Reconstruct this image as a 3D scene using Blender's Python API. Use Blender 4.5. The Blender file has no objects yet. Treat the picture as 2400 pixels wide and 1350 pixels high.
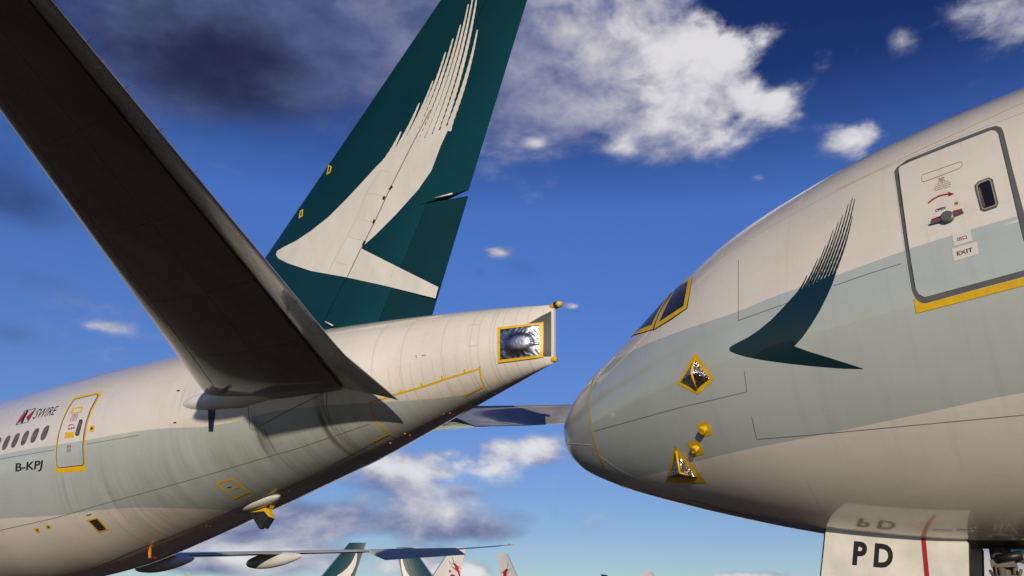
import bpy, bmesh, math, random
import numpy as np
from mathutils import Vector, Matrix
from mathutils.geometry import delaunay_2d_cdt

random.seed(7); rng = np.random.default_rng(7)
SC = bpy.context.scene
COL = SC.collection

# ------------------------------------------------------------------ camera
FPX, PITCH, ROLL, CAMH = 2013.7, math.radians(23.058), math.radians(1.246), 1.359
FW = np.array([0, math.cos(PITCH), math.sin(PITCH)])
_u0 = np.array([0, -math.sin(PITCH), math.cos(PITCH)]); _r0 = np.array([1., 0, 0])
RI = _r0*math.cos(ROLL) + _u0*math.sin(ROLL)
UP = -_r0*math.sin(ROLL) + _u0*math.cos(ROLL)
CPOS = np.array([0, 0, CAMH])
cam = bpy.data.cameras.new('camera'); camo = bpy.data.objects.new('camera', cam); COL.objects.link(camo)
cam.sensor_fit = 'HORIZONTAL'; cam.sensor_width = 36; cam.lens = 36*FPX/2400
cam.clip_start = .1; cam.clip_end = 6000
m = Matrix.Identity(4)
for i in range(3):
    m[i][0] = RI[i]; m[i][1] = UP[i]; m[i][2] = -FW[i]; m[i][3] = CPOS[i]
camo.matrix_world = m
SC.camera = camo

def rays(p):
    p = np.atleast_2d(np.asarray(p, float))
    d = FW + np.outer((p[:, 0]-1200)/FPX, RI) + np.outer((675-p[:, 1])/FPX, UP)
    return d/np.linalg.norm(d, axis=1)[:, None]
def project(X):
    d = np.atleast_2d(X)-CPOS; w = d@FW
    return np.stack([1200+FPX*(d@RI)/w, 675-FPX*(d@UP)/w], -1)

# ------------------------------------------------------------------ sky, sun, exposure
SUN_EL, SUN_AZ = math.radians(11.8), math.radians(180)      # azimuth clockwise from +Y
SUNV = Vector((math.sin(SUN_AZ)*math.cos(SUN_EL), math.cos(SUN_AZ)*math.cos(SUN_EL), math.sin(SUN_EL)))
SC.view_settings.view_transform = 'Standard'; SC.view_settings.look = 'None'
SC.view_settings.exposure = -.24; SC.view_settings.gamma = 1; SC.view_settings.use_curve_mapping = False
sl = bpy.data.lights.new('sun', 'SUN'); slo = bpy.data.objects.new('sun', sl); COL.objects.link(slo)
sl.energy = 4.0; sl.angle = math.radians(.53); sl.color = (1, .88, .70)
slo.rotation_euler = SUNV.to_track_quat('Z', 'Y').to_euler(); slo.location = (0, -40, 60)

W = bpy.data.worlds.new('World'); SC.world = W; W.use_nodes = True
class NT:
    def __init__(s, t): s.t = t; s.n = t.nodes; s.l = t.links
    def add(s, k, **kw):
        o = s.n.new(k)
        for a, b in kw.items(): setattr(o, a, b)
        return o
    def put(s, sock, v):
        if isinstance(v, bpy.types.NodeSocket): s.l.new(v, sock)
        elif isinstance(v, (tuple, list)) and len(v) == 3 and sock.type == 'RGBA': sock.default_value = (*v, 1)
        else: sock.default_value = v
    def math(s, op, a, b=None, c=None, clamp=False):
        o = s.add('ShaderNodeMath', operation=op, use_clamp=clamp)
        for i, v in enumerate((a, b, c)):
            if v is not None: s.put(o.inputs[i], v)
        return o.outputs[0]
    def vec(s, op, a, b=None, c=None, out=0):
        o = s.add('ShaderNodeVectorMath', operation=op)
        for i, v in enumerate((a, b, c)):
            if v is not None: s.put(o.inputs[i], v)
        return o.outputs[out]
    def mix(s, f, a, b, mode='MIX'):
        o = s.add('ShaderNodeMix', data_type='RGBA', blend_type=mode)
        s.put(o.inputs[0], f); s.put(o.inputs[6], a); s.put(o.inputs[7], b)
        return o.outputs[2]
    def noise(s, v, scale, detail=6, rough=.55, dist=0, out=0):
        o = s.add('ShaderNodeTexNoise'); s.put(o.inputs['Vector'], v)
        o.inputs['Scale'].default_value = scale; o.inputs['Detail'].default_value = detail
        o.inputs['Roughness'].default_value = rough; o.inputs['Distortion'].default_value = dist
        return o.outputs[out]
    def ramp(s, v, a, b, c=0., d=1., smooth=True):
        o = s.add('ShaderNodeMapRange', interpolation_type='SMOOTHSTEP' if smooth else 'LINEAR')
        for i, q in enumerate((v, a, b, c, d)): s.put(o.inputs[i], q)
        return o.outputs[0]
    def xyz(s, v):
        o = s.add('ShaderNodeSeparateXYZ'); s.put(o.inputs[0], v); return o.outputs
    def comb(s, x, y, z):
        o = s.add('ShaderNodeCombineXYZ')
        for i, q in enumerate((x, y, z)): s.put(o.inputs[i], q)
        return o.outputs[0]

def build_sky():
    g = NT(W.node_tree); g.n.clear()
    out = g.add('ShaderNodeOutputWorld'); bg = g.add('ShaderNodeBackground')
    g.l.new(bg.outputs[0], out.inputs[0])
    sky = g.add('ShaderNodeTexSky', sky_type='NISHITA', sun_disc=False)
    sky.sun_elevation = SUN_EL; sky.sun_rotation = SUN_AZ
    sky.altitude = 550; sky.air_density = 1.0; sky.dust_density = .1; sky.ozone_density = 2.2
    hs = g.add('ShaderNodeHueSaturation'); hs.inputs['Hue'].default_value = .525; hs.inputs['Saturation'].default_value = 1.25; hs.inputs['Value'].default_value = 1.0
    g.l.new(sky.outputs[0], hs.inputs['Color'])
    gm = g.add('ShaderNodeGamma'); gm.inputs[1].default_value = 1.0; g.l.new(hs.outputs[0], gm.inputs[0])
    tc = g.add('ShaderNodeTexCoord'); d = tc.outputs['Generated']
    x, y, z = g.xyz(d)
    az = g.math('ARCTAN2', x, y); el = g.math('ARCSINE', z)
    ae = g.comb(az, el, 0.)
    # deep clear-air sky: paler towards the horizon, dark blue overhead, the same all the way round
    zr = g.add('ShaderNodeValToRGB'); g.l.new(g.math('DIVIDE', el, math.pi/2), zr.inputs[0]); e_ = zr.color_ramp.elements
    SKYR = ((0, (.9, .8, .9)), (5/90, (1.06, 1.0, 1.02)), (12/90, (1.22, 1.2, 1.3)), (28/90, (1.62, 1.66, 1.75)), (36/90, (.5, .55, .75)), (48/90, (.36, .4, .55)), (1, (.3, .34, .48)))
    e_[0].position, e_[0].color = SKYR[0][0], tuple(c/2 for c in SKYR[0][1])+(1,); e_[1].position, e_[1].color = 1, tuple(c/2 for c in SKYR[-1][1])+(1,)
    for p_, c_ in SKYR[1:-1]: q = e_.new(p_); q.color = tuple(c/2 for c in c_)+(1,)
    skc = g.vec('MULTIPLY', g.vec('MULTIPLY', gm.outputs[0], zr.outputs[0]), (2, 2, 2))
    # cloud groups: direction, angular half sizes, density, brightness (measured on the sky in view)
    B = [(1490, 60, 220, 105, .70, .36), (1640, 235, 150, 80, .75, .48), (1370, 190, 180, 110, .66, -.08), (1700, 90, 80, 70, .35, .4),
         (1560, 330, 150, 60, .45, .0), (1240, 90, 170, 130, .72, -.08), (1000, 60, 230, 120, .8, -.2), (700, 110, 270, 130, .72, -.22),
         (380, 90, 240, 140, .9, -.62), (560, 230, 160, 100, .35, -.4), (1835, 250, 48, 30, .5, .35), (1190, 300, 120, 60, .4, -.1),
         (2012, 322, 56, 38, .8, .5), (2285, 38, 62, 40, .72, .35), (2110, 100, 36, 34, .55, .1), (1255, 335, 18, 10, .42, .3), (1780, 412, 20, 12, .45, .2),
         (1162, 588, 40, 17, .85, .6), (1345, 718, 16, 8, .6, .4), (1225, 630, 60, 26, .42, -.75), (1120, 640, 22, 16, .42, -.6),
         (60, 480, 150, 60, .62, -.85), (30, 330, 120, 70, .5, -.9), (250, 765, 44, 12, .55, .2), (150, 700, 160, 28, .38, -.1), (60, 640, 130, 30, .4, -.3), (20, 780, 60, 30, .5, -.5),
         (610, 560, 60, 30, .4, -.7),
         (930, 1120, 105, 50, .78, .12), (1050, 1080, 190, 36, .55, .25), (1240, 1050, 110, 22, .5, .35), (1084, 1156, 38, 12, .62, -.25),
         (900, 1225, 330, 36, .9, .12), (620, 1235, 150, 40, .7, .06), (760, 1310, 300, 30, .8, .2), (450, 1310, 160, 30, .75, -.05), (1130, 1250, 80, 14, .4, -.1),
         (1095, 1345, 60, 14, .8, .7), (1790, 1350, 110, 10, .72, .5), (430, 1210, 120, 40, .5, -.4), (2450, 30, 60, 50, .6, .1)]
    dens = 0.; brt = 0.
    for (u, v, ru, rv, a, b) in B:
        dd = rays((u, v))[0]; ca, ce = math.atan2(dd[0], dd[1]), math.asin(dd[2])
        ia, ie = FPX/ru*math.cos(ce)/1.15, FPX/rv/1.15
        q = g.vec('MULTIPLY_ADD', ae, (ia, ie, 0), (-ca*ia, -ce*ie, 0))
        e = g.math('POWER', .4, g.vec('DOT_PRODUCT', q, q, out=1))
        dens = g.math('MULTIPLY_ADD', e, a, dens); brt = g.math('MULTIPLY_ADD', e, b, brt)
    # general sparse cloud over the rest of the sky
    st = g.vec('MULTIPLY', d, (1, 1, 1.9))
    warp = g.noise(st, 3.0, 3, .5, out=1)
    sv = g.vec('MULTIPLY_ADD', warp, (.12, .12, .12), st)
    n1 = g.noise(sv, 7.5, 8, .55)
    n2 = g.noise(g.vec('ADD', sv, (0, .0, .042)), 7.5, 6, .55)
    fine = g.noise(sv, 34, 6, .6)
    big = g.noise(st, 1.7, 3, .5)
    base = g.ramp(big, .60, .80, 0, .5)
    dd_ = g.math('ADD', g.math('MINIMUM', dens, 1.25), base)
    nn = g.math('MULTIPLY_ADD', g.math('SUBTRACT', fine, .5), .20, g.math('SUBTRACT', n1, .5))
    brk = g.ramp(brt, -.4, .5, .85, 3.3)
    sm = g.math('MULTIPLY_ADD', nn, brk, dd_)
    mask = g.ramp(sm, .24, g.ramp(brt, -.3, .4, 1.1, .78))
    lit = g.math('SUBTRACT', n1, n2)
    br = g.math('ADD', g.math('MULTIPLY', lit, g.ramp(brt, -.4, .4, .8, 3.6)), g.math('ADD', g.math('MAXIMUM', brt, -1.), .42))
    br = g.math('MULTIPLY_ADD', g.math('SUBTRACT', fine, .5), g.ramp(brt, -.4, .4, .08, .3), br)
    br = g.math('MULTIPLY_ADD', g.math('SUBTRACT', sm, .8), .22, br)
    br = g.ramp(br, -.55, 1.35)
    cr = g.add('ShaderNodeValToRGB'); g.l.new(br, cr.inputs[0])
    r = cr.color_ramp; r.elements[0].position = 0; r.elements[0].color = (.22, .25, .70, 1)
    r.elements[1].position = 1; r.elements[1].color = (9.4, 9.2, 9.4, 1)
    for p, c in ((.26, (1.15, 1.45, 3.1, 1)), (.48, (2.9, 3.1, 4.8, 1)), (.75, (5.8, 5.7, 6.5, 1))):
        q = r.elements.new(p); q.color = c
    colr = g.mix(g.math('MULTIPLY', mask, .90), skc, cr.outputs[0])
    g.l.new(colr, bg.inputs[0]); bg.inputs[1].default_value = .1
build_sky()
W.cycles.sampling_method = 'MANUAL'; W.cycles.sample_map_resolution = 512
SC.cycles.max_bounces = 6; SC.cycles.diffuse_bounces = 3; SC.cycles.glossy_bounces = 3

# ------------------------------------------------------------------ helpers
def put(o, parent=None, label=None, cat=None, group=None, kind=None):
    COL.objects.link(o)
    if parent is not None: o.parent = parent
    if label: o['label'] = label
    if cat: o['category'] = cat
    if group: o['group'] = group
    if kind: o['kind'] = kind
    return o
def mesh(name, v, f, mat, parent=None, smooth=True, **kw):
    me = bpy.data.meshes.new(name)
    me.from_pydata([tuple(map(float, p)) for p in v], [], [tuple(int(i) for i in q) for q in f]); me.validate()
    if mat: me.materials.append(mat)
    if smooth: me.polygons.foreach_set('use_smooth', [True]*len(me.polygons))
    me.update()
    return put(bpy.data.objects.new(name, me), parent, **kw)
def sharp(o, deg=35):
    o.data.set_sharp_from_angle(angle=math.radians(deg)); return o
def recalc(o):
    b = bmesh.new(); b.from_mesh(o.data); bmesh.ops.recalc_face_normals(b, faces=b.faces); b.to_mesh(o.data); b.free(); return o

def mat(name, col, rough=.5, metal=0., coat=0., fn=None, spec=.5):
    M = bpy.data.materials.new(name); M.use_nodes = True
    g = NT(M.node_tree); p = g.n['Principled BSDF']
    p.inputs['Base Color'].default_value = (*col, 1); p.inputs['Roughness'].default_value = rough
    p.inputs['Metallic'].default_value = metal; p.inputs['Coat Weight'].default_value = coat; p.inputs['Coat Roughness'].default_value = .025; p.inputs['Coat IOR'].default_value = 1.7
    p.inputs['Specular IOR Level'].default_value = spec
    if fn: fn(g, p)
    return M
def bump(g, p, h, strength, dist):
    b = g.add('ShaderNodeBump'); b.inputs['Strength'].default_value = strength; b.inputs['Distance'].default_value = dist
    g.l.new(h, b.inputs['Height']); g.l.new(b.outputs[0], p.inputs['Normal'])
def obj_co(g): return g.add('ShaderNodeTexCoord').outputs['Object']
def vary(amount, scale, stretch=(1, 1, 1), bmp=None):
    def fn(g, p):
        v = g.vec('MULTIPLY', obj_co(g), stretch)
        n = g.noise(v, scale, 6, .6)
        c = p.inputs['Base Color'].default_value[:3]
        g.l.new(g.mix(g.ramp(n, .3, .7), tuple(x*(1-amount) for x in c), tuple(min(1, x*(1+amount)) for x in c)), p.inputs['Base Color'])
        if bmp: bump(g, p, g.noise(v, bmp[0], 4), bmp[1], bmp[2])
    return fn

CREAM = (.745, .69, .62); BAND = (.455, .495, .475)

# ------------------------------------------------------------------ aircraft shape
def pchip(x, y, xx):
    x = np.asarray(x, float); y = np.asarray(y, float); h = np.diff(x); d = np.diff(y)/h
    m_ = np.zeros_like(y); m_[0] = d[0]; m_[-1] = d[-1]
    for i in range(1, len(x)-1):
        if d[i-1]*d[i] > 0:
            w1 = 2*h[i]+h[i-1]; w2 = h[i]+2*h[i-1]; m_[i] = (w1+w2)/(w1/d[i-1]+w2/d[i])
    k = np.clip(np.searchsorted(x, xx)-1, 0, len(x)-2); t = (xx-x[k])/h[k]
    return ((1+2*t)*(1-t)**2)*y[k]+t*(1-t)**2*h[k]*m_[k]+t*t*(3-2*t)*y[k+1]+t*t*(t-1)*h[k]*m_[k+1]
NOSE = ([0.0, 0.05, 0.15, 0.4, 0.8, 1.3, 2.0, 3.0, 4.0, 5.0, 6.5, 8.0, 10.0, 13.0],
        [-0.86, -0.667, -0.517, -0.276, 0.024, 0.326, 0.713, 1.377, 1.947, 2.318, 2.714, 2.928, 3.069, 3.10],
        [-0.90, -1.149, -1.317, -1.556, -1.772, -1.98, -2.22, -2.52, -2.785, -3.0, -3.19, -3.25, -3.25, -3.2],
        [0.02, 0.213, 0.367, 0.618, 0.92, 1.227, 1.596, 2.055, 2.402, 2.621, 2.853, 2.995, 3.084, 3.10],
        [-0.88, -0.87, -0.84, -0.79, -0.72, -0.66, -0.58, -0.45, -0.33, -0.22, -0.1, -0.03, 0.0, 0.0])
TAIL = ([20., 40.0, 50.0, 54.0, 57.0, 60.0, 62.5, 65.0, 67.5, 70.0, 71.5, 72.5, 73.0],
        [3.1, 3.08, 3.07, 3.07, 3.076, 3.01, 2.917, 2.771, 2.621, 2.417, 2.264, 2.137, 2.064],
        [-3.2, -3.35, -3.42, -3.38, -3.12, -2.538, -1.947, -1.367, -0.774, -0.093, 0.31, 0.566, 0.693],
        [3.1, 3.1, 3.095, 3.072, 2.99, 2.782, 2.527, 2.182, 1.735, 1.13, 0.731, 0.40, 0.06],
        [0., 0, 0, 0, 0.08, 0.25, 0.45, 0.65, 0.85, 1.1, 1.22, 1.3, 1.35])
SG = np.concatenate([np.linspace(0, math.sqrt(13), 900)**2, np.linspace(13, 73, 2400)[1:]])
_a = SG <= 13
PROF = [np.concatenate([pchip(np.sqrt(NOSE[0]), NOSE[k], np.sqrt(SG[_a])),
                        pchip([13.]+TAIL[0], [NOSE[k][-1]]+TAIL[k], SG[~_a])]) for k in (1, 2, 3, 4)]
def prof(s): return [np.interp(s, SG, q) for q in PROF]
def P(s, ph):
    zt, zb, w, zc = prof(s); sn = np.sin(ph)
    return np.stack([np.asarray(s, float)+0*sn, w*np.cos(ph), zc+np.where(sn > 0, zt-zc, zc-zb)*sn], -1)
def NRM(s, ph):
    a = P(np.minimum(s+.01, 73), ph)-P(np.maximum(s-.01, 0), ph); b = P(s, ph+.01)-P(s, ph-.01)
    n = np.cross(a, b); n /= np.linalg.norm(n, axis=-1)[..., None]+1e-12
    o = np.stack([0*np.asarray(s), np.cos(ph), np.sin(ph)], -1)
    return n*np.sign((n*o).sum(-1)+1e-9)[..., None]

class Plane:
    """Frame of one aircraft: s aft of the nose, l to the left, h above the cabin axis."""
    def __init__(self, name, O, psi, s0, trange, **kw):
        ps = math.radians(psi); self.he = np.array([-math.sin(ps), math.cos(ps), 0]); self.le = np.array([-math.cos(ps), -math.sin(ps), 0])
        self.O = np.array(O, float); self.s0 = s0; self.tr = trange
        e = bpy.data.objects.new(name, None); e.empty_display_size = 2
        e.location = (O[0], O[1], 0); aft = -self.he; e.rotation_euler = (0, 0, math.atan2(aft[1], aft[0]))
        self.root = put(e, **kw)
    def lo(self, q):                                  # (s,l,h) -> coordinates under the root
        q = np.asarray(q, float); return np.stack([q[..., 0]-self.s0, -q[..., 1], q[..., 2]+self.O[2]], -1)
    def w(self, q):
        q = np.asarray(q, float)
        return self.O+np.multiply.outer(self.s0-q[..., 0], self.he)+np.multiply.outer(q[..., 1], self.le)+np.multiply.outer(q[..., 2], np.array([0, 0, 1.]))
    def loc(self, X):
        d = np.asarray(X)-self.O; return np.stack([self.s0-d@self.he, d@self.le, d[..., 2]], -1)
    def rays(self, px):
        d = rays(px); o = self.loc(CPOS); return o, self.loc(CPOS+d)-o
    def F(self, q):
        s = q[..., 0]; zt, zb, w, zc = prof(s); e = np.where(q[..., 2] > zc, zt-zc, zc-zb)
        r = np.sqrt((q[..., 1]/w)**2+((q[..., 2]-zc)/e)**2)
        return np.where((s < 0) | (s > 73), 9+np.abs(s), r)
    def hit(self, px):                                # where a sight line meets the fuselage skin -> s, angle
        px = np.atleast_2d(np.asarray(px, float)); o, e = self.rays(px); res = []
        t = np.linspace(*self.tr, 700)
        for c in range(0, len(px), 400):
            ee = e[c:c+400]; q = o+ee[:, None, :]*t[None, :, None]; f = self.F(q)
            ins = f < 1; k = np.where(ins.any(1), ins.argmax(1), f.argmin(1)); k = np.clip(k, 1, None)
            a = t[k-1].copy(); b = t[k].copy(); ok = ins.any(1)
            for _ in range(14):
                mm = (a+b)/2; inn = self.F(o+ee*mm[:, None]) < 1
                b = np.where(inn, mm, b); a = np.where(inn, a, mm)
            tt = np.where(ok, b, t[k]); res.append(o+ee*tt[:, None])
        q = np.concatenate(res); s = np.clip(q[:, 0], .002, 73); zt, zb, w, zc = prof(s)
        ee = np.where(q[:, 2] > zc, zt-zc, zc-zb)
        return np.stack([s, np.arctan2((q[:, 2]-zc)/ee, q[:, 1]/w)], -1)
    def on_l(self, px, l):                            # sight line against a plane of constant l
        o, e = self.rays(px); t = (l-o[1])/e[:, 1]; return o+e*t[:, None]
    def on_h(self, px, h):
        o, e = self.rays(px); t = (h-o[2])/e[:, 2]; return o+e*t[:, None]

def dens(pts, step=9, closed=True):
    out = []; n = len(pts)
    for i in range(n if closed else n-1):
        a, b = np.array(pts[i], float), np.array(pts[(i+1) % n], float)
        k = max(1, int(np.linalg.norm(b-a)/step))
        out += [a+(b-a)*j/k for j in range(k)]
    if not closed: out.append(np.array(pts[-1], float))
    return out
def zc(pts, ox, oy, k): return [(ox+x*k, oy+y*k) for x, y in pts]     # reading coordinates to photograph coordinates
def strip(pts, w, w2=None, step=14):
    p = np.array(dens(pts, step, False)); d = np.gradient(p, axis=0); d /= np.linalg.norm(d, axis=1)[:, None]+1e-9
    n = np.stack([-d[:, 1], d[:, 0]], -1); ww = np.linspace(w, w if w2 is None else w2, len(p))[:, None]/2
    a, b = p+n*ww, p-n*ww
    return [[a[i], a[i+1], b[i+1], b[i]] for i in range(len(p)-1)]
def ring(outer, inner):
    n = len(outer); return [[outer[i], outer[(i+1) % n], inner[(i+1) % n], inner[i]] for i in range(n)]
def inset(poly, w):
    p = np.array(poly, float); c = p.mean(0); out = []
    n = len(p); area = sum(p[i][0]*p[(i+1) % n][1]-p[(i+1) % n][0]*p[i][1] for i in range(n)); sg = 1 if area > 0 else -1
    for i in range(n):
        e1 = p[i]-p[i-1]; e2 = p[(i+1) % n]-p[i]; e1 /= np.linalg.norm(e1); e2 /= np.linalg.norm(e2)
        n1 = np.array([-e1[1], e1[0]])*sg; n2 = np.array([-e2[1], e2[0]])*sg; b = n1+n2; b /= max(np.linalg.norm(b), .2)
        out.append(p[i]+b*w/max(.35, b@n1))
    return out
def cdt(polys, grid):
    V = []; Fc = []
    for pl in polys:
        pl = np.asarray(pl, float); q = np.roll(pl, -1, 0)
        if (pl[:, 0]*q[:, 1]-q[:, 0]*pl[:, 1]).sum() < 0: pl = pl[::-1]
        Fc.append(list(range(len(V), len(V)+len(pl)))); V += [Vector((float(a), float(b))) for a, b in pl]
    if grid:
        A = np.array([tuple(v) for v in V]); lo, hi = A.min(0), A.max(0)
        xs = np.arange(lo[0]+grid/2, hi[0], grid); ys = np.arange(lo[1]+grid/2, hi[1], grid)
        if len(xs)*len(ys) < 6000: V += [Vector((float(x), float(y))) for x in xs for y in ys]
    r = delaunay_2d_cdt(V, [], Fc, 1, 1e-5)
    return np.array([tuple(v) for v in r[0]]), [q for q, o in zip(r[2], r[5]) if len(o)]
def used(v, f):
    ids = sorted({i for q in f for i in q}); mp = {j: i for i, j in enumerate(ids)}
    return np.array(v)[ids], [[mp[i] for i in q] for q in f]

def decal(ac, name, polys, M, off=.005, grid=.22, parent=None, step=9, **kw):
    """thin applied sheet (paint, tape, foil) lying on the fuselage skin"""
    if not isinstance(polys[0][0], (list, tuple, np.ndarray)): polys = [polys]
    pp = []
    for pl in polys:
        h = ac.hit(dens(pl, step)); pp.append(np.stack([h[:, 0], h[:, 1]*3], -1))
    v, f = cdt(pp, grid); v, f = used(v, f)
    s, ph = v[:, 0], v[:, 1]/3
    X = P(s, ph)+NRM(s, ph)*off
    return mesh(name, ac.lo(X), f, M, parent or ac.root, **kw)
def tmesh(txt, bold=0.0, shear=0.0):
    c = bpy.data.curves.new('t', 'FONT'); c.body = txt; c.offset = bold; c.shear = shear; c.resolution_u = 4
    o = bpy.data.objects.new('t', c); COL.objects.link(o)
    me = bpy.data.meshes.new_from_object(o.evaluated_get(bpy.context.evaluated_depsgraph_get()))
    v = np.array([tuple(p.co)[:2] for p in me.vertices]); f = [tuple(p.vertices) for p in me.polygons]
    bpy.data.objects.remove(o); bpy.data.curves.remove(c); bpy.data.meshes.remove(me)
    v -= v.min(0); v /= v.max(0); return v, f
def bil(v, quad):                                     # quad: BL BR TR TL
    q = np.array(quad, float); a, b = v[:, :1], v[:, 1:]
    return q[0]*(1-a)*(1-b)+q[1]*a*(1-b)+q[2]*a*b+q[3]*(1-a)*b
def text(ac, name, txt, quad, M, off=.012, bold=.0, parent=None, l=None, shear=0.):
    v, f = tmesh(txt, bold, shear); px = bil(v, quad)
    if l is None:
        h = ac.hit(px); X = P(h[:, 0], h[:, 1])+NRM(h[:, 0], h[:, 1])*off
    else: X = ac.on_l(px, l)
    return mesh(name, ac.lo(X), f, M, parent or ac.root, smooth=False)
def box(c, hx, hy, hz):
    v = [(c[0]+a*hx, c[1]+b*hy, c[2]+d*hz) for a in (-1, 1) for b in (-1, 1) for d in (-1, 1)]
    return v, [(0, 1, 3, 2), (4, 6, 7, 5), (0, 4, 5, 1), (2, 3, 7, 6), (0, 2, 6, 4), (1, 5, 7, 3)]
def tube(a, b, r0, r1=None, n=16, cap=True):
    a, b = np.array(a, float), np.array(b, float); d = b-a; d /= np.linalg.norm(d); r1 = r0 if r1 is None else r1
    u = np.cross(d, (0, 0, 1) if abs(d[2]) < .9 else (1, 0, 0)); u /= np.linalg.norm(u); w = np.cross(d, u)
    an = np.linspace(0, 2*math.pi, n, endpoint=False); c = np.cos(an)[:, None]*u+np.sin(an)[:, None]*w
    v = np.concatenate([a+c*r0, b+c*r1]); f = [(i, (i+1) % n, n+(i+1) % n, n+i) for i in range(n)]
    if cap: f += [tuple(range(n))[::-1], tuple(range(n, 2*n))]
    return v, f
def lathe(c, axis, prof_, n=24):
    axis = np.array(axis, float); axis /= np.linalg.norm(axis)
    u = np.cross(axis, (0, 0, 1) if abs(axis[2]) < .9 else (1, 0, 0)); u /= np.linalg.norm(u); w = np.cross(axis, u); c = np.array(c, float)
    an = np.linspace(0, 2*math.pi, n, endpoint=False); cs = np.cos(an)[:, None]*u+np.sin(an)[:, None]*w
    v = np.concatenate([c+axis*t+cs*r for t, r in prof_]); m_ = len(prof_)
    f = [(k*n+i, k*n+(i+1) % n, (k+1)*n+(i+1) % n, (k+1)*n+i) for k in range(m_-1) for i in range(n)]
    f += [tuple(range(n))[::-1], tuple(range((m_-1)*n, m_*n))]
    return v, f
def join(parts):
    v = []; f = []
    for a, b in parts:
        k = len(v); v += [tuple(p) for p in a]; f += [tuple(i+k for i in q) for q in b]
    return v, f
def ext(poly, d):                                     # prism from a planar polygon
    p = np.array(poly, float); n = len(p); v = np.concatenate([p, p+np.array(d)])
    return v, [tuple(range(n)), tuple(range(n, 2*n))[::-1]]+[(i, n+i, n+(i+1) % n, (i+1) % n) for i in range(n)]

# ------------------------------------------------------------------ ground
def ground_fn(g, p):
    v = obj_co(g); a = g.noise(v, .05, 5); b = g.noise(v, 1.7, 7)
    c = g.mix(g.ramp(a, .35, .65), (.034, .017, .010), (.056, .027, .015))
    g.l.new(g.mix(g.ramp(b, .3, .75), c, (.062, .032, .018)), p.inputs['Base Color']); bump(g, p, g.noise(v, 9, 6), .5, .02)
GM = mat('red_dirt_apron', (.08, .05, .035), .92, fn=ground_fn)
n = 40; gx = np.linspace(-2500, 2500, n)
mesh('ground', [(x, y, 0) for x in gx for y in gx], [(i*n+j, (i+1)*n+j, (i+1)*n+j+1, i*n+j+1) for i in range(n-1) for j in range(n-1)], GM, kind='structure')

# ------------------------------------------------------------------ two airliners in front
LP = Plane('tail_airliner', (.942, 17.857, 6.509), 54.228, 73., (10, 48),
           label='cream and grey airliner with tall green tail fin, seen from behind at left', cat='airplane')
RP = Plane('nose_airliner', (1.104, 15.771, 5.982), 53.184, 0., (6, 30),
           label='airliner nose with taped cockpit windows and green brush emblem at right', cat='airplane')

# band boundaries read off the skin
def band_curve(ac, pts, ext_lo, ext_hi):
    h = ac.hit(pts); X = P(h[:, 0], h[:, 1]); o = X[:, 0].argsort(); s, z = X[o, 0], X[o, 2]
    return ext_lo+list(zip(s, z))+ext_hi
RU = band_curve(RP, [(1415, 862), (1493, 817), (1589, 778), (1650, 757), (1729, 730), (1806, 698), (1966, 643), (2125, 586), (2400, 503)], [], [])
RL = band_curve(RP, [(1502, 1117), (1570, 1101), (1637, 1081), (1733, 1057), (1900, 1024), (2150, 972), (2400, 920)], [], [])
LU = band_curve(LP, [(0, 1065.6), (64, 1053), (129, 1043), (200, 1032), (311, 1012), (400, 1003), (489, 999), (661, 961), (937, 940), (1061, 930), (1105, 922)], [], [])
LL = band_curve(LP, [(0, 1216), (129, 1208), (249, 1194), (311, 1190), (378, 1190), (444, 1192), (533, 1197), (556, 1200)], [], [])
RU = [(0, RU[0][1]-.12)]+RU+[(20, RU[-1][1]), (73, RU[-1][1])]
RL = [(0, RL[0][1]+.10)]+RL+[(20, RL[-1][1]), (73, RL[-1][1])]
LU = [(0, LU[0][1]), (40, LU[0][1])]+LU+[(73, LU[-1][1]+.3)]
LL = [(0, LL[0][1]), (40, LL[0][1])]+LL+[(LL[-1][0]+.6, -3.6), (73, -3.6)]

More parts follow.
